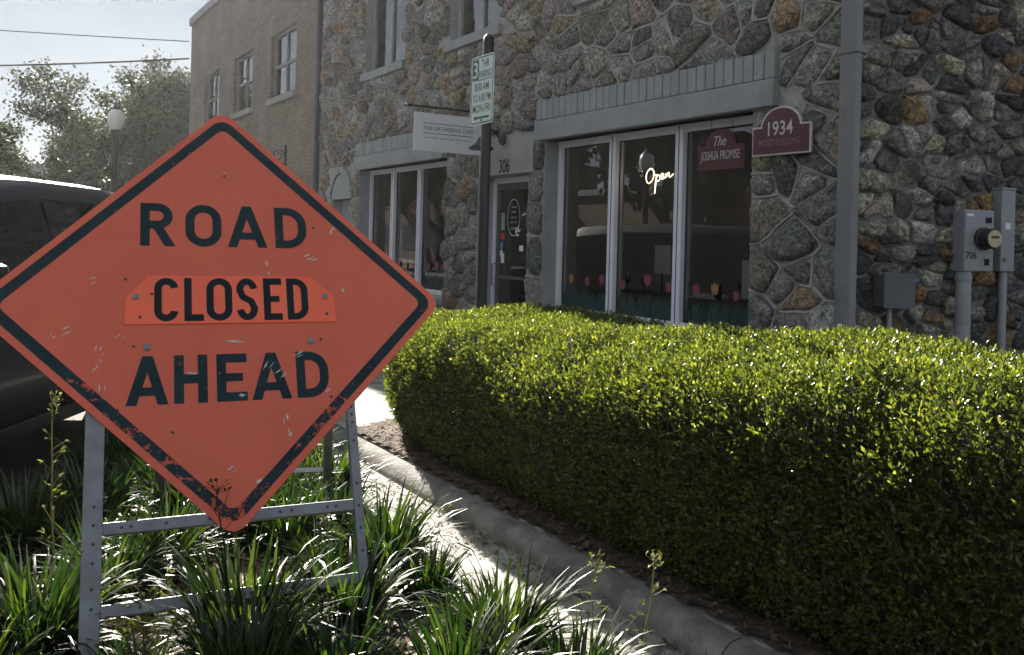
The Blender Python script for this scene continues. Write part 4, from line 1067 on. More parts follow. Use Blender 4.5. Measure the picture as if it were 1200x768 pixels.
# stand: square tube uprights, rails, back legs
def holes(parent, pts, z, ax='z', rr=.0055):
    for (x, y) in pts:
        q = MB(); q.lathe([(rr, z), (rr, z + .0012)], (x, y, 0), 8); q.build('bolt_hole', M['rubber'], parent)
def channel(name, x0, x1, y0, y1, z0, z1, parent): 
    q = MB(); q.box(x0, x1, y0, y1, z0, z1); return q.build(name, M['galv'], parent, bevel=.003)
l1 = channel('upright', -.480, -.418, .0, YB - .20, -.062, -.010, RS); holes(l1, [(-.445, y) for y in (.12, .30, .36, .44, .50, .56, .62)], -.0105)
l2 = channel('upright', .428, .462, .03, YB - .20, -.044, -.010, RS); holes(l2, [(.445, y) for y in (.12, .30, .38, .46, .54, .62, .78, .85, .88, .91)], -.0105)
ra = channel('cross_rail', -.4175, .4275, YB - .805, YB - .765, -.048, -.012, RS); holes(ra, [(x, YB - .785) for x in (-.36, -.33, -.22, -.08, .16, .20, .33, .36)], -.0125)
rb = channel('lower_rail', -.4175, .4275, YB - 1.062, YB - 1.022, -.048, -.012, RS); holes(rb, [(x, YB - 1.042) for x in (-.3, -.15, .05, .25)], -.0125)
channel('upper_rail', -.4175, .4275, YB + .0, YB + .04, -.05, -.012, RS)
inv = m4.inverted()
for (x, gx, gy) in ((-.40, -1.62, 4.42), (.41, -.92, 4.62)):
    top = Vector((x, YB + .02, -.06)); foot = inv @ Vector((gx, gy, .03))
    dv = (foot - top); q = MB(); n1 = dv.cross(Vector((1, 0, 0))).normalized() * .016; n2 = Vector((1, 0, 0)) * .019
    vs = [top + n1 + n2, top - n1 + n2, top - n1 - n2, top + n1 - n2, foot + n1 + n2, foot - n1 + n2, foot - n1 - n2, foot + n1 - n2]
    q.add(vs, [(0, 1, 2, 3), (4, 7, 6, 5), (0, 4, 5, 1), (1, 5, 6, 2), (2, 6, 7, 3), (3, 7, 4, 0)]); q.build('back_leg', M['galv'], RS, bevel=.002)
A_ = inv @ Vector((-1.60, 4.34, .32)); B_ = inv @ Vector((-.91, 4.54, .32)); q = MB(); q.tube([A_, B_], .016, 4); q.build('back_rail', M['galv'], RS)

# ================================================================== HEDGE
def hedge():
    t_ = thing('clipped_hedge', 'long clipped green hedge behind the kerb with sunlit top', 'hedge', W(0, 3.4, .105), ROTF)
    nu, nv = 260, 110
    us_ = np.concatenate([np.linspace(-2.2, 5.3, 200), 5.3 + 1.1 * np.sin(np.linspace(0, np.pi / 2, 61)[1:])]); nu = len(us_)
    psi = np.linspace(-.36 * np.pi, 1.18 * np.pi, nv)
    V = np.zeros((nu, nv, 3))
    for i, u in enumerate(us_):
        e = max(0.0, 1 - max(0, (u - 5.3) / 1.1) ** 3.0) ** (1 / 2.6)
        top = .825 + .03 * math.sin(u * 1.3 + .4) + .13 * min(1, max(0, (5.6 - u) / 3))
        dc = 3.32 + .16 * max(0, (u - 4.9))
        for j, p in enumerate(psi):
            c_, s_ = math.cos(p), math.sin(p)
            ex = 2 / 4.6
            dd = -math.copysign(abs(c_) ** ex, c_); zz = math.copysign(abs(s_) ** ex, s_)
            a = .93 * (.06 + .94 * e)
            hz = top * (.72 + .28 * e)
            z = hz * (.49 + .51 * zz); frac = 1 - .05 * max(0, zz) ** 2 - (.085 * max(0, .5 - zz) ** 1.2 if dd < 0 else 0)
            V[i, j] = (-u, dc + dd * a * frac - 3.4, z)
    # psi=0 -> front (dd=-1); psi=pi -> back
    du = np.gradient(V, axis=0); dv = np.gradient(V, axis=1)
    N = np.cross(du, dv); N /= np.maximum(np.linalg.norm(N, axis=2, keepdims=True), 1e-9)
    ctr = np.stack([V[:, :, 0], np.zeros((nu, nv)), np.full((nu, nv), .42)], 2)
    flip = np.sum(N * (V - ctr), axis=2) < 0; N[flip] *= -1
    for i in range(nu):
        for j in range(nv):
            p = V[i, j]; q = Vector((p[0], p[1], p[2]))
            d = (.05 * mnoise.noise(q * 2.6) + .035 * mnoise.noise(q * 6.5)) * (.45 + .55 * max(0, N[i, j][2])) + .02 * mnoise.noise(q * 15) + .055 * max(0, N[i, j][2]) * mnoise.noise(q * 1.5 + Vector((3, 1, 0)))
            V[i, j] += N[i, j] * d
    # inner shell for the twigs: blocks light, its dark colour paints shaded gaps
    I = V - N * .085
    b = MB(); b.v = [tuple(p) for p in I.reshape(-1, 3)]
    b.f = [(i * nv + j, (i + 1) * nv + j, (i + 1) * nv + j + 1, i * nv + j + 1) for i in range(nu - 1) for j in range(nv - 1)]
    me = bpy.data.meshes.new('twig_shade_shell'); me.from_pydata(b.v, [], b.f); me.materials.append(M['twigshade']); link(bpy.data.objects.new('twig_shade_shell', me), t_)
    # leaves
    A = np.linalg.norm(np.cross(V[1:, :-1] - V[:-1, :-1], V[:-1, 1:] - V[:-1, :-1]), axis=2)
    wgt = A.copy()
    pm = psi[:-1][None, :]; wgt *= np.where(pm > .80 * np.pi, .45, 1.0); um = us_[:-1][:, None]; wgt *= np.where(um < .2, .3, np.where(um < 3.2, 1.55, 1.0))
    wgt = (wgt / wgt.sum()).ravel(); ns = 52000; per = 8
    k = NR.choice(len(wgt), ns, p=wgt); ki, kj = k // (nv - 1), k % (nv - 1); fa, fb = NR.random((ns, 1)), NR.random((ns, 1))
    SP = V[ki, kj] * (1 - fa) * (1 - fb) + V[ki + 1, kj] * fa * (1 - fb) + V[ki, kj + 1] * (1 - fa) * fb + V[ki + 1, kj + 1] * fa * fb
    SNm = N[ki, kj]; SP = SP - SNm * (NR.exponential(.016, (ns, 1)) - .016)
    sd = SNm * .55 + np.array([0, 0, .55]) + NR.normal(0, .32, (ns, 3)); sd /= np.linalg.norm(sd, axis=1, keepdims=True)
    n = ns * per; Sd = np.repeat(sd, per, 0); Nn = np.repeat(SNm, per, 0)
    along = np.tile(np.linspace(-.055, .022, per), ns)[:, None] + NR.normal(0, .006, (n, 1))
    P = np.repeat(SP, per, 0) + Sd * along
    rv = NR.normal(0, 1, (n, 3)); out_ = rv - Sd * np.sum(rv * Sd, 1, keepdims=True); out_ /= np.linalg.norm(out_, axis=1, keepdims=True)
    op_ = np.clip(1.0 - (along + .055) / .09, .15, 1)                     # lower leaves spread wide, tip leaves stand up
    ax = Sd * (1.15 - op_ * .6) + out_ * (.35 + op_ * .65) + NR.normal(0, .15, (n, 3)); ax /= np.linalg.norm(ax, axis=1, keepdims=True)
    rv = Sd * 1.0 + NR.normal(0, .35, (n, 3)); nn = rv - ax * np.sum(rv * ax, 1, keepdims=True); nn /= np.linalg.norm(nn, axis=1, keepdims=True)
    bx = np.cross(ax, nn)
    L = NR.uniform(.013, .027, (n, 1)); Wd = L * NR.uniform(.2, .3, (n, 1)); cup = L * .12
    pts = [P, P + ax * L * .45 + bx * Wd + nn * cup, P + ax * L - nn * cup * .4, P + ax * L * .45 - bx * Wd + nn * cup]
    VV = np.stack(pts, 1).reshape(-1, 3); i0 = np.arange(n) * 4
    F = np.concatenate([np.stack([i0, i0 + 1, i0 + 2], 1), np.stack([i0, i0 + 2, i0 + 3], 1)], 1).reshape(-1, 3)
    o = fast_mesh('foliage', VV, F, M['hedgeleaf'], t_, True); o['kind'] = 'stuff'
    # main stems at the foot
    r = random.Random(5)
    for q in range(26):
        x = -r.uniform(-1.0, 6.0); y = r.uniform(-.72, .2) if q % 2 else r.uniform(-.7, -.45)
        b = MB(); b.tube([(x, y, -.02), (x + r.uniform(-.06, .06), y + r.uniform(-.03, .05), .16), (x + r.uniform(-.15, .15), y + r.uniform(0, .12), .42)], [.011, .008, .005], 6); b.build('stem', M['bark'], t_)
hedge()

# ================================================================== GRASS CLUMPS
def clump_mesh(seed, nb, hmin, hmax, spread, lean=1.0):
    r = np.random.default_rng(seed); V = []; F = []; seg = 6
    for q in range(nb):
        th = r.random() * 2 * np.pi; rad = spread * np.sqrt(r.random()) * .5
        bx_, by_ = rad * np.cos(th), rad * np.sin(th); d2 = th + r.normal(0, .5)
        L = r.uniform(hmin, hmax); w = r.uniform(.0060, .0115); ln = min(1.3, abs(r.normal(.6, .38)) * lean); curve = r.uniform(.7, 2.5) * (.5 + ln)
        el = np.pi / 2 - ln * .55; x, y, z = bx_, by_, 0.0; tw = r.normal(0, .6)
        side = np.array([-np.sin(d2 + tw), np.cos(d2 + tw), r.normal(0, .2)]); i0 = len(V)
        for s_ in range(seg + 1):
            f = s_ / seg; ww = w * (1 - f ** 2.2) + .0004
            V += [(x - side[0] * ww, y - side[1] * ww, z - side[2] * ww), (x + side[0] * ww, y + side[1] * ww, z + side[2] * ww)]
            st = L / seg; x += np.cos(el) * np.cos(d2) * st; y += np.cos(el) * np.sin(d2) * st; z += np.sin(el) * st
            el -= curve * (.35 + f) / seg; z = max(z, .012)
        for s_ in range(seg): F.append((i0 + 2 * s_, i0 + 2 * s_ + 1, i0 + 2 * s_ + 3, i0 + 2 * s_ + 2))
    return np.array(V), np.array(F)
protos = []
for sd, nb, h0, h1, sp in ((1, 300, .20, .43, .17), (2, 270, .18, .40, .16), (3, 340, .22, .45, .19), (4, 220, .14, .33, .15), (5, 300, .18, .42, .21)):
    Vv, Ff = clump_mesh(sd, nb, h0, h1, sp); me = bpy.data.meshes.new('grass_clump')
    me.from_pydata([tuple(v) for v in Vv], [], [tuple(f) for f in Ff]); me.polygons.foreach_set('use_smooth', [True] * len(me.polygons)); me.materials.append(M['grassleaf']); protos.append(me)
spots = [(-1.52, 2.92, 1.05, 2), (-1.5, 3.42, .9, 0), (-.84, 2.96, 1.12, 2), (-.55, 3.20, 1.05, 1), (-.50, 3.84, 1.08, 0), (-.30, 3.55, .8, 1), (.00, 3.08, .95, 2), (.24, 2.84, .8, 4), (-.98, 4.05, 1.0, 1), (-1.2, 4.2, .9, 4), (-.80, 4.28, .9, 0), (-.98, 4.95, 1.0, 2), (-.86, 4.55, .8, 3), (-1.4, 4.9, .95, 1), (-1.78, 4.6, 1.0, 0), (-2.1, 3.95, 1.0, 2), (-2.2, 3.3, 1.05, 4), (-1.95, 2.95, .9, 1),
         (-2.3, 4.6, 1.0, 3), (-1.25, 5.35, 1.0, 0), (-1.6, 5.5, 1.0, 2), (-2.0, 5.4, 1.0, 1), (-2.35, 5.6, .9, 4), (-1.25, 5.0, .8, 3), (-.5, 2.72, .95, 4), (-1.05, 2.62, .9, 3), (-.12, 2.70, 1.0, 0), (-1.72, 3.75, .9, 1), (-1.45, 4.0, .8, 3), (-2.05, 4.95, .95, 2), (-1.7, 6.0, .9, 0), (-1.35, 5.9, .85, 1), (-2.15, 6.1, .9, 3),
         (.55, 2.45, .9, 1), (-1.9, 3.45, .75, 3), (-.75, 3.75, .7, 4), (-1.3, 2.95, .55, 3), (-1.0, 4.75, .7, 3),
         (-1.42, 3.75, .9, 2), (-1.08, 4.85, .8, 2), (-1.15, 4.6, .9, 0), (-1.55, 4.35, .95, 2), (-1.95, 4.25, 1.0, 4), (-2.35, 3.8, 1.0, 0),  (-1.55, 2.6, .9, 2), (-2.1, 2.6, .9, 0), (-.75, 2.6, .95, 2),  (.35, 2.55, .9, 3), (-2.4, 3.1, 1, 1), (-1.75, 5.1, 1, 0), (-2.3, 5.1, 1, 2)]
for i, (x, y, s_, k) in enumerate(spots):
    o = bpy.data.objects.new('grass_clump', protos[k]); COL.objects.link(o)
    o.location = (x, y, bedz(x, y) - .005); o.rotation_euler = (0, 0, i * 2.399); o.scale = (s_, s_, s_)
    u_, d_ = ud(x, y)
    where = 'along the gutter edge of the bed' if d_ > 1.3 else 'beside the parked vehicle' if x < -1.75 else 'behind the stand of the road sign' if y > 3.9 else 'in front of the stand of the road sign' if y < 3.0 else 'between the legs of the road sign stand'
    tag(o, 'clump of dark green strap leaved grass ' + where, 'grass clump', 'grass clumps ' + where)
def weed(name, label, x, y, h, n, seed, lean=(0, 0), head=True, m='weedleaf', group=None, wide=.05):
    r = random.Random(seed); t_ = thing(name, label, 'weed', (x, y, max(bedz(x, y) - .01, .0)), 0, group)
    pts = [(lean[0] * (k / 6) ** 1.5 + r.uniform(-.008, .008), lean[1] * (k / 6) ** 1.5, h * k / 6) for k in range(7)]
    b = MB(); b.tube(pts, [.0045 - .0004 * k for k in range(7)], 6); b.build('stem', M[m], t_)
    b = MB()
    def leaf(p, d, L, w_):
        d = Vector(d).normalized(); s_ = d.cross(Vector((0, 0, 1)));
        s_ = (s_ if s_.length > .01 else Vector((1, 0, 0))).normalized() * w_; p = Vector(p); u_ = Vector((0, 0, .15 * L))
        b.add([p, p + d * L * .45 + s_ + u_, p + d * L, p + d * L * .45 - s_ + u_], [(0, 1, 2), (0, 2, 3)])
    for k in range(n):
        f = r.uniform(.12, .95); i = f * 6; i0 = int(i); p = Vector(pts[i0]).lerp(Vector(pts[min(i0 + 1, 6)]), i - i0); a_ = r.random() * 6.28
        br_ = p + Vector((math.cos(a_), math.sin(a_), r.uniform(.6, 1.6))) * r.uniform(.012, wide)
        b.tube([p, br_], .0014, 4, False); 
        for _ in range(3): leaf(br_, (math.cos(a_) + r.uniform(-.6, .6), math.sin(a_) + r.uniform(-.6, .6), r.uniform(-.2, .9)), r.uniform(.012, .034), r.uniform(.003, .008))
    if head:
        for _ in range(16):
            p = Vector(pts[-1]) + Vector((r.uniform(-.03, .03), r.uniform(-.03, .03), r.uniform(-.02, .035)))
            b.tube([pts[-1], p], .001, 4, False); leaf(p, (r.uniform(-1, 1), r.uniform(-1, 1), r.uniform(0, 1.5)), r.uniform(.012, .024), .006)
    b.build('leaves', M[m], t_)
weed('tall_weed', 'thin pale seeding weed standing beside the left upright of the road sign', -1.72, 3.42, .80, 26, 1, (-.03, .02))
weed('seeding_weed', 'single pale flowering weed stem rising beside the gutter in front of the kerb', .485, 3.02, .42, 12, 2, (.02, .0))
weed('green_weed', 'dark green budded weed in front of the bottom tip of the road sign', -.915, 3.02, .58, 10, 3, (-.05, .0), True, 'grassleaf', None, .10)
weed('kerb_weed', 'short yellow green weed at the edge of the grass bed by the gutter', .33, 3.25, .33, 14, 4, (.0, .0), True, 'weedleaf')
for i, (x, y) in enumerate(((-1.18, 2.98), (-1.02, 2.98), (-1.28, 3.2), (-.95, 3.15))):
    weed('low_weed', 'low pale leafy weed under the lower rail of the sign stand', x, y, .14, 34, 10 + i, (0, 0), False, 'palegreen', 'low weeds under the sign stand', .10)
weed('gutter_seedling', 'small dry seedling sprouting in the gutter against the kerb', -.33, 4.55, .16, 7, 30, (0, 0), False, 'palegreen')

# ================================================================== PARKED SUV
def suv():
    t_ = thing('parked_suv', 'dark blue black sport utility vehicle parked behind the road sign', 'car', (-3.62, 5.15, 0), R(180.6))
    # local: x across (near side +x), y forward, z up ; length 5.3, from -2.65 to 2.65
    def loft(secs, name, m, parent):
        b = MB(); k = len(secs[0]); vs = [p for s_ in secs for p in s_]
        fs = [(i * k + j, i * k + (j + 1) % k, (i + 1) * k + (j + 1) % k, (i + 1) * k + j) for i in range(len(secs) - 1) for j in range(k)]
        fs += [tuple(range(k)), tuple((len(secs) - 1) * k + j for j in range(k))[::-1]]
        b.add(vs, fs); return b.build(name, m, parent, smooth=True)
    def sec(y, w, z0, z1, sh):   # rounded box section
        q = [(w * .9, z0), (w * .985, z0 + .12), (w, z0 + (z1 - z0) * .45), (w * .985, z1 - sh), (w * .93, z1 - sh * .25), (w * .8, z1)]
        return [(x, y, z) for x, z in q] + [(-x, y, z) for x, z in q[::-1]]
    body = loft([sec(-2.62, .86, .50, 1.02, .08), sec(-2.55, .95, .40, 1.10, .08), sec(-2.2, .99, .36, 1.14, .09), sec(-.9, 1.0, .34, 1.15, .09), sec(.9, 1.0, .34, 1.15, .09), sec(1.15, 1.0, .34, 1.14, .1), sec(1.5, .99, .35, 1.10, .12), sec(2.2, .96, .36, 1.02, .14), sec(2.5, .90, .40, .94, .14), sec(2.63, .80, .48, .84, .1)], 'body', M['car'], t_)
    def gsec(y, wb, wt, zt, zb=1.12):
        q = [(wb, zb), (wb - (wb - wt) * .55, zb + (zt - zb) * .55), (wt, zt - .09), (wt - .05, zt - .025), (wt - .18, zt)]
        return [(x, y, z) for x, z in q] + [(-x, y, z) for x, z in q[::-1]]
    cab = loft([gsec(-2.55, .86, .80, 1.20), gsec(-2.42, .90, .76, 1.64), gsec(-2.2, .93, .755, 1.77), gsec(-1.2, .95, .76, 1.815), gsec(-.2, .95, .76, 1.815), gsec(.55, .95, .75, 1.78), gsec(.85, .95, .74, 1.70), gsec(1.35, .95, .80, 1.33), gsec(1.62, .95, .86, 1.14)], 'cabin', M['car'], t_)
    for sx in (1, -1):
        for (ya, yb, ya2, yb2) in ((-2.28, -1.28, -2.2, -1.28), (-1.2, -.22, -1.2, -.22), (-.14, 1.12, -.14, .70)):
            b = MB()
            def P(y, f): 
                wb, wt, zt = .95, .758, (1.80 if y < .3 else 1.80 - (y - .3) * .22)
                z = 1.17 + (zt - .12 - 1.17) * f; ff = (z - 1.12) / (zt - 1.12)
                x = wb - (wb - wt) * (ff if ff < .55 else .55 + (ff - .55) * 1.18)
                return (sx * (x + .008), y, z)
            nvv = 6
            vs = [P(ya + (ya2 - ya) * k / nvv, k / nvv) for k in range(nvv + 1)] + [P(yb + (yb2 - yb) * k / nvv, k / nvv) for k in range(nvv + 1)]
            b.add(vs, [(k, k + 1, nvv + 2 + k, nvv + 1 + k) for k in range(nvv)]); b.build('side_window', M['carglass'] if False else M['cardark'], t_)
        for yy in (-1.05, .05):
            b = MB(); b.box(min(sx * 1.0, sx * 1.03), max(sx * 1.0, sx * 1.03), yy, yy + .2, .98, 1.01); b.build('door_handle', M['chrome'], t_, bevel=.008)
        for yy in (-1.24, -.18, 1.0):
            b = MB(); b.box(min(sx * .99, sx * 1.0035), max(sx * .99, sx * 1.0035), yy - .004, yy + .004, .45, 1.08); b.build('door_seam', M['rubber'], t_)
        b = MB(); b.box(min(sx * .97, sx * 1.2), max(sx * .97, sx * 1.2), .82, .98, 1.16, 1.33); b.build('mirror', M['car'], t_, bevel=.04)
        b = MB(); b.box(min(sx * .99, sx * 1.02), max(sx * .99, sx * 1.02), -1.6, 1.3, .38, .46); b.build('side_step', M['black'], t_, bevel=.01)
        b = MB(); b.box(min(sx * .70, sx * .93), max(sx * .70, sx * .93), -2.60, -2.42, .82, 1.1); b.build('tail_light', M['redlens'], t_, bevel=.02)
        b = MB(); b.box(min(sx * .55, sx * .86), max(sx * .55, sx * .86), 2.38, 2.57, .72, .88); b.build('headlight', M['chrome'], t_, bevel=.03)
        for yy in (-1.62, 1.62):
            w_ = MB(); w_.lathe([(.22, sx * .74), (.33, sx * .76), (.375, sx * .80), (.38, sx * .90), (.37, sx * .97), (.33, sx * 1.0), (.27, sx * 1.0), (.26, sx * .97)], (0, yy, .38), 28, 'x'); wo_ = w_.build('wheel', M['tyre'], t_, smooth=True)
            w_ = MB(); w_.lathe([(.255, sx * .93), (.262, sx * .985), (.235, sx * .99), (.225, sx * .94)], (0, yy, .38), 28, 'x')
            for k in range(6):
                a_ = k * math.pi / 3; ca, sa = math.cos(a_), math.sin(a_)
                w_.tube([(sx * .97, yy + ca * .04, .38 + sa * .04), (sx * .965, yy + ca * .235, .38 + sa * .235)], [.035, .024], 6)
            w_.lathe([(.06, sx * .94), (.06, sx * .985), (.02, sx * .995)], (0, yy, .38), 12, 'x'); w_.build('rim', M['rim'], wo_, smooth=True)
            ar = MB(); ar.add([(sx * 1.006, yy + rr_ * math.cos(R(a_)), .38 + rr_ * math.sin(R(a_))) for rr_ in (.40, .455) for a_ in range(0, 181, 15)], [(k, k + 1, 14 + k, 13 + k) for k in range(12)]); ar.build('wheel_arch', M['black'], t_)
    b = MB(); b.add([(-.78, -2.555, 1.2), (.78, -2.555, 1.2), (.68, -2.445, 1.6), (-.68, -2.445, 1.6)], [(0, 1, 2, 3)]); b.build('rear_window', M['cardark'], t_)
    b = MB(); b.add([(-.84, 1.60, 1.18), (.84, 1.60, 1.18), (.66, .90, 1.70), (-.66, .90, 1.70)], [(0, 1, 2, 3)]); b.build('windscreen', M['cardark'], t_)
    b = MB(); b.box(-.88, .88, -2.70, -2.5, .42, .66); b.build('rear_bumper', M['black'], t_, bevel=.05); b = MB(); b.box(-.84, .84, 2.5, 2.70, .40, .62); b.build('front_bumper', M['black'], t_, bevel=.05)
    b = MB(); b.box(-.5, .5, 2.56, 2.66, .64, .84); b.build('grille', M['chrome'], t_, bevel=.02)
    return t_
m_, t__, out_ = newmat('dark_car_glass'); p_ = nd(t__, 'ShaderNodeBsdfPrincipled'); t__.links.new(p_.outputs[0], out_.inputs[0])
t__.links.new(ramp(t__, nz(t__, objco(t__), 2, 2), [(.3, (.012, .014, .016)), (.7, (.02, .022, .025))]), p_.inputs['Base Color']); p_.inputs['Roughness'].default_value = .03; p_.inputs['Coat Weight'].default_value = .3
M['cardark'] = m_
t_suv = suv()
s2 = copy_tree(t_suv); s2.location = (-3.47, 10.75, 0); s2.rotation_euler = (0, 0, R(14))
s2['label'] = 'dark sport utility vehicle parked in line ahead of the one behind the road sign'

# ================================================================== BACKGROUND
def tree(name, label, base, h, w, seed, nleaf, lsize, trunks, group=None, crown_lo=.35):
    r = random.Random(seed); t_ = thing(name, label, 'tree', base, 0, group); b = MB(); tips = []
    def grow(p, d, L, rad, lev):
        pts = [p]; rs = [rad]; n = 5
        for k in range(n):
            d = (d + Vector((r.uniform(-.25, .25), r.uniform(-.25, .25), r.uniform(-.05, .2)))).normalized(); pts.append(pts[-1] + d * L / n); rs.append(rad * (1 - .45 * (k + 1) / n))
            if lev >= 2: tips.append((pts[-1], lev))
        b.tube(pts, rs, 7 if lev < 2 else 5, False)
        if lev >= 4: tips.append((pts[-1], lev)); return
        for k in range(3 if lev < 3 else 2):
            a_ = r.random() * 6.28; sp = r.uniform(.45, .95)
            nd_ = (d * math.cos(sp) + Vector((math.cos(a_), math.sin(a_), .15)) * math.sin(sp)).normalized(); q = pts[r.choice((3, 4, 5))]
            grow(q, nd_, L * r.uniform(.6, .82), rs[-1] * .75, lev + 1)
    for k in range(trunks):
        a_ = 6.28 * k / trunks + r.random(); lean = r.uniform(.35, .7) if trunks > 1 else .1
        grow(Vector((math.cos(a_) * .25, math.sin(a_) * .25, 0)), Vector((math.cos(a_) * lean, math.sin(a_) * lean, 1)).normalized(), h * .30, .24 if trunks > 1 else .3, 1)
    T = np.array([tuple(p) for p, l in tips]); mx = T[:, 2].max(); sc = np.array([w / 2 / np.percentile(np.abs(T[:, 0]), 97), w / 2 / np.percentile(np.abs(T[:, 1]), 97), h / mx])
    B = np.array(b.v); wz = np.clip(B[:, 2] / (h * .3), 0, 1)[:, None]
    B *= np.concatenate([1 + (sc[0] - 1) * wz, 1 + (sc[1] - 1) * wz, np.full_like(wz, sc[2])], 1); b.v = [tuple(v) for v in B]; T = T * sc
    b.build('trunk', M['bark'], t_, smooth=True)
    T = T[T[:, 2] > h * crown_lo]
    rg = np.random.default_rng(seed); k = rg.integers(0, len(T), nleaf); P = T[k] + rg.normal(0, 1, (nleaf, 3)) * np.array([.24, .24, .17]) * h / 8
    ax = rg.normal(0, 1, (nleaf, 3)); ax /= np.linalg.norm(ax, axis=1, keepdims=True); rv = rg.normal(0, 1, (nleaf, 3)); bx = np.cross(ax, rv); bx /= np.linalg.norm(bx, axis=1, keepdims=True)
    L = lsize * rg.uniform(.6, 1.3, (nleaf, 1)); VV = np.stack([P, P + ax * L * .5 + bx * L * .26, P + ax * L, P + ax * L * .5 - bx * L * .26], 1).reshape(-1, 3)
    o = fast_mesh('crown', VV, np.arange(nleaf * 4).reshape(-1, 4), M['oakleaf'], t_); o['kind'] = 'stuff'
tree('oak_tree', 'broad multi trunk oak tree with sparse crown beyond the parked car', (-14.6, 33, 0), 7.9, 9.2, 4, 85000, .14, 5)
tree('oak_tree', 'leafy tree standing left of the broad oak, partly out of view', (-21.5, 34, 0), 6.4, 7.6, 9, 50000, .14, 3)
tree('street_tree', 'smaller round tree beside the end of the brick building', (-13.2, 40, 0), 7.0, 5.6, 15, 32000, .14, 2)

def lamp_post(loc, label, H=4.1):
    t_ = thing('street_lamp', label, 'street lamp', loc, 0, 'black acorn street lamps')
    b = MB(); b.lathe([(.20, 0), (.20, .12), (.16, .18), (.15, .5), (.11, .6), (.085, .75), (.075, H - .35), (.095, H - .3), (.08, H - .22)], n=14); b.build('post', M['black'], t_, smooth=True)
    b = MB(); b.lathe([(.08, H - .22), (.14, H - .16), (.12, H - .12)], n=14); b.build('fitter', M['black'], t_, smooth=True)
    b = MB(); b.lathe([(.11, H - .12), (.18, H + .02), (.20, H + .16), (.17, H + .30), (.1, H + .38)], n=16); b.build('globe', M['globe'], t_, smooth=True)
    b = MB(); b.lathe([(.11, H + .375), (.06, H + .44), (.02, H + .5), (.005, H + .56)], n=12); b.build('finial', M['black'], t_, smooth=True)
    b = MB(); b.tube([(-.75, 0, H - .5), (.0, 0, H - .5)], .018, 6); b.build('banner_arm', M['black'], t_)
    return t_
lamp_post((-9.8, 22, 0), 'black post street lamp with pale globe in front of the broad oak')
lamp_post((-19.2, 37, 0), 'black post street lamp beyond the parked car roof, far behind', 3.9)
p = W(19.5, -4.6); lamp_post((p.x, p.y, 0), 'black post street lamp across the road, reflected in the shop window', 3.7)

# stop sign across the road, seen mirrored in the cafe window
p = W(30.1, -2.7); q = W(12.2, DF); ang = math.atan2(q.y - p.y, q.x - p.x)
ss = thing('stop_sign', 'red octagonal stop sign across the road, mirrored in the cafe window', 'sign', (p.x, p.y, 0), ang + math.pi / 2)
b = MB(); b.tube([(0, .03, 0), (0, .03, 2.9)], .03, 8); b.build('post', M['galv'], ss)
o8 = lambda r_: [(r_ * math.cos(R(22.5 + 45 * k)), r_ * math.sin(R(22.5 + 45 * k))) for k in range(8)]
b = MB(); b.prism([(x, 2.5 + z) for x, z in o8(.46)], -.006, 0, 'y'); pl_ = b.build('plate', M['signwhite'], ss)
b = MB(); b.prism([(x, 2.5 + z) for x, z in o8(.43)], -.009, -.0065, 'y'); b.build('face', M['stopred'], ss)
lettering('lettering', 'STOP', M['signwhite'], ss, lambda x, y: (x, -.0105, 2.5 + y), width=.6, height=.27, bold=.02)

M['cable'] = mat('cable_sheath', (.02, .02, .02), .95, .2, 5, spec=.05)
def wire(name, label, P0, P1, sag, rad):
    b = MB(); P0, P1 = Vector(P0), Vector(P1); b.tube([P0.lerp(P1, k / 16) - Vector((0, 0, sag * 4 * (k / 16) * (1 - k / 16))) for k in range(17)], rad, 5); o = b.build(name, M['cable'], None); tag(o, label, 'cable', 'overhead cables')
e0 = W(27.35, DF - .06)
wire('overhead_cable', 'thick overhead cable running from the brick building corner', (e0.x, e0.y, 6.6), (-42, 40, 9.1), .5, .028)
wire('overhead_wire', 'thin upper overhead wire running from the brick building corner', (e0.x, e0.y, 7.1), (-42, 40, 11.4), .15, .016)

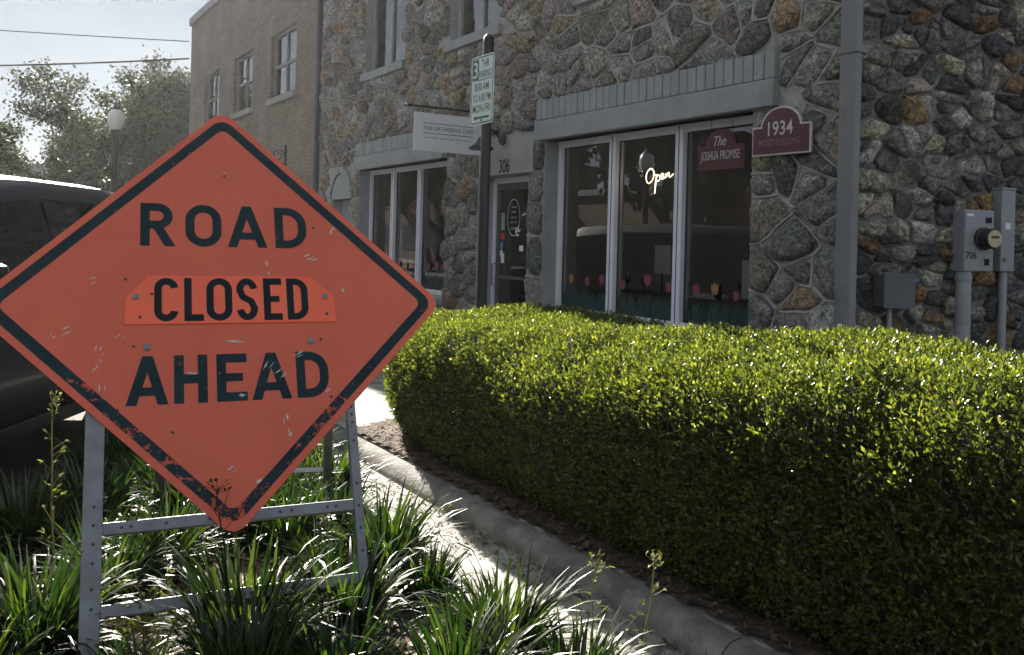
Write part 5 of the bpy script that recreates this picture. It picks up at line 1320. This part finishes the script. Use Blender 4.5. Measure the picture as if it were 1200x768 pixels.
def block(name, label, loc, rz, w, d, h, m, wins, roof=True, cols=6):
    t_ = thing(name, label, 'building', loc, rz)
    b = MB(); b.box(-w / 2, w / 2, 0, d, 0, h); b.build('wall', m, t_)
    b = MB(); b.box(-w / 2 - .15, w / 2 + .15, -.15, d + .15, h, h + .35); b.build('roof', M['roofgrey'], t_, bevel=.03)
    for (z0, z1) in wins:
        for k in range(cols):
            x = -w / 2 + w * (k + .5) / cols; f = MB(); f.box(x - w / cols * .28, x + w / cols * .28, -.06, .02, z0, z1); wn = f.build('window', M['darkbox'], t_)
            g = MB(); g.quad((x - w / cols * .25, -.063, z0 + .08), (x + w / cols * .25, -.063, z0 + .08), (x + w / cols * .25, -.063, z1 - .08), (x - w / cols * .25, -.063, z1 - .08)); g.build('pane', M['cardark'], wn)
    return t_
block('low_house', 'low grey building with flat roof behind the broad oak', (-24, 52, 0), R(8), 22, 9, 4.9, M['farwall'], [(1.1, 2.6)], cols=7)
p = W(8, -21); block('opposite_building', 'long dark brick building across the road, reflected in the shop windows', (p.x, p.y, 0), ROTF + math.pi, 46, 10, 6.0, M['brick2'], [(1.0, 2.7), (3.9, 5.2)], cols=13)
p = W(41, -19); block('opposite_shop', 'brown brick corner shop across the road, reflected in the cafe window', (p.x, p.y, 0), ROTF + math.pi, 16, 10, 4.2, M['brick2'], [(.8, 2.6)], cols=4)
for k, (u, d, h_, w_) in enumerate(((26, -13, 7.5, 7), (34, -12, 8.2, 8), (43, -10, 7.0, 7), (52, -8, 8.5, 8), (62, -6, 8, 8), (74, -3, 9, 9))):
    p = W(u, d); tree('street_tree', 'dense tree across the road, reflected in the shop windows', (p.x, p.y, 0), h_, w_, 60 + k, 5000, .42, 2, 'trees across the road', .15)

p = W(76, -16); block('opposite_terrace', 'long low brown brick terrace far along the road, reflected in the cafe window', (p.x, p.y, 0), ROTF + math.pi, 52, 10, 6.5, M['brick2'], [(.8, 2.6), (3.8, 5.2)], cols=14)

# ================================================================== HAZE: thin scattering volume added to imitate veiling lens glare
hb = MB(); hb.box(-170, 170, -170, 170, -1.2, 14.0)
m, t, out = newmat('glare_haze')
v = nd(t, 'ShaderNodeVolumePrincipled'); v.inputs['Color'].default_value = (.93, .96, 1, 1); v.inputs['Density'].default_value = .00035; v.inputs['Anisotropy'].default_value = .62
t.links.new(v.outputs[0], out.inputs['Volume'])
ho = hb.build('haze', m); ho['kind'] = 'stuff'; ho['label'] = 'thin haze volume added over the street to imitate lens glare'; ho['category'] = 'haze'
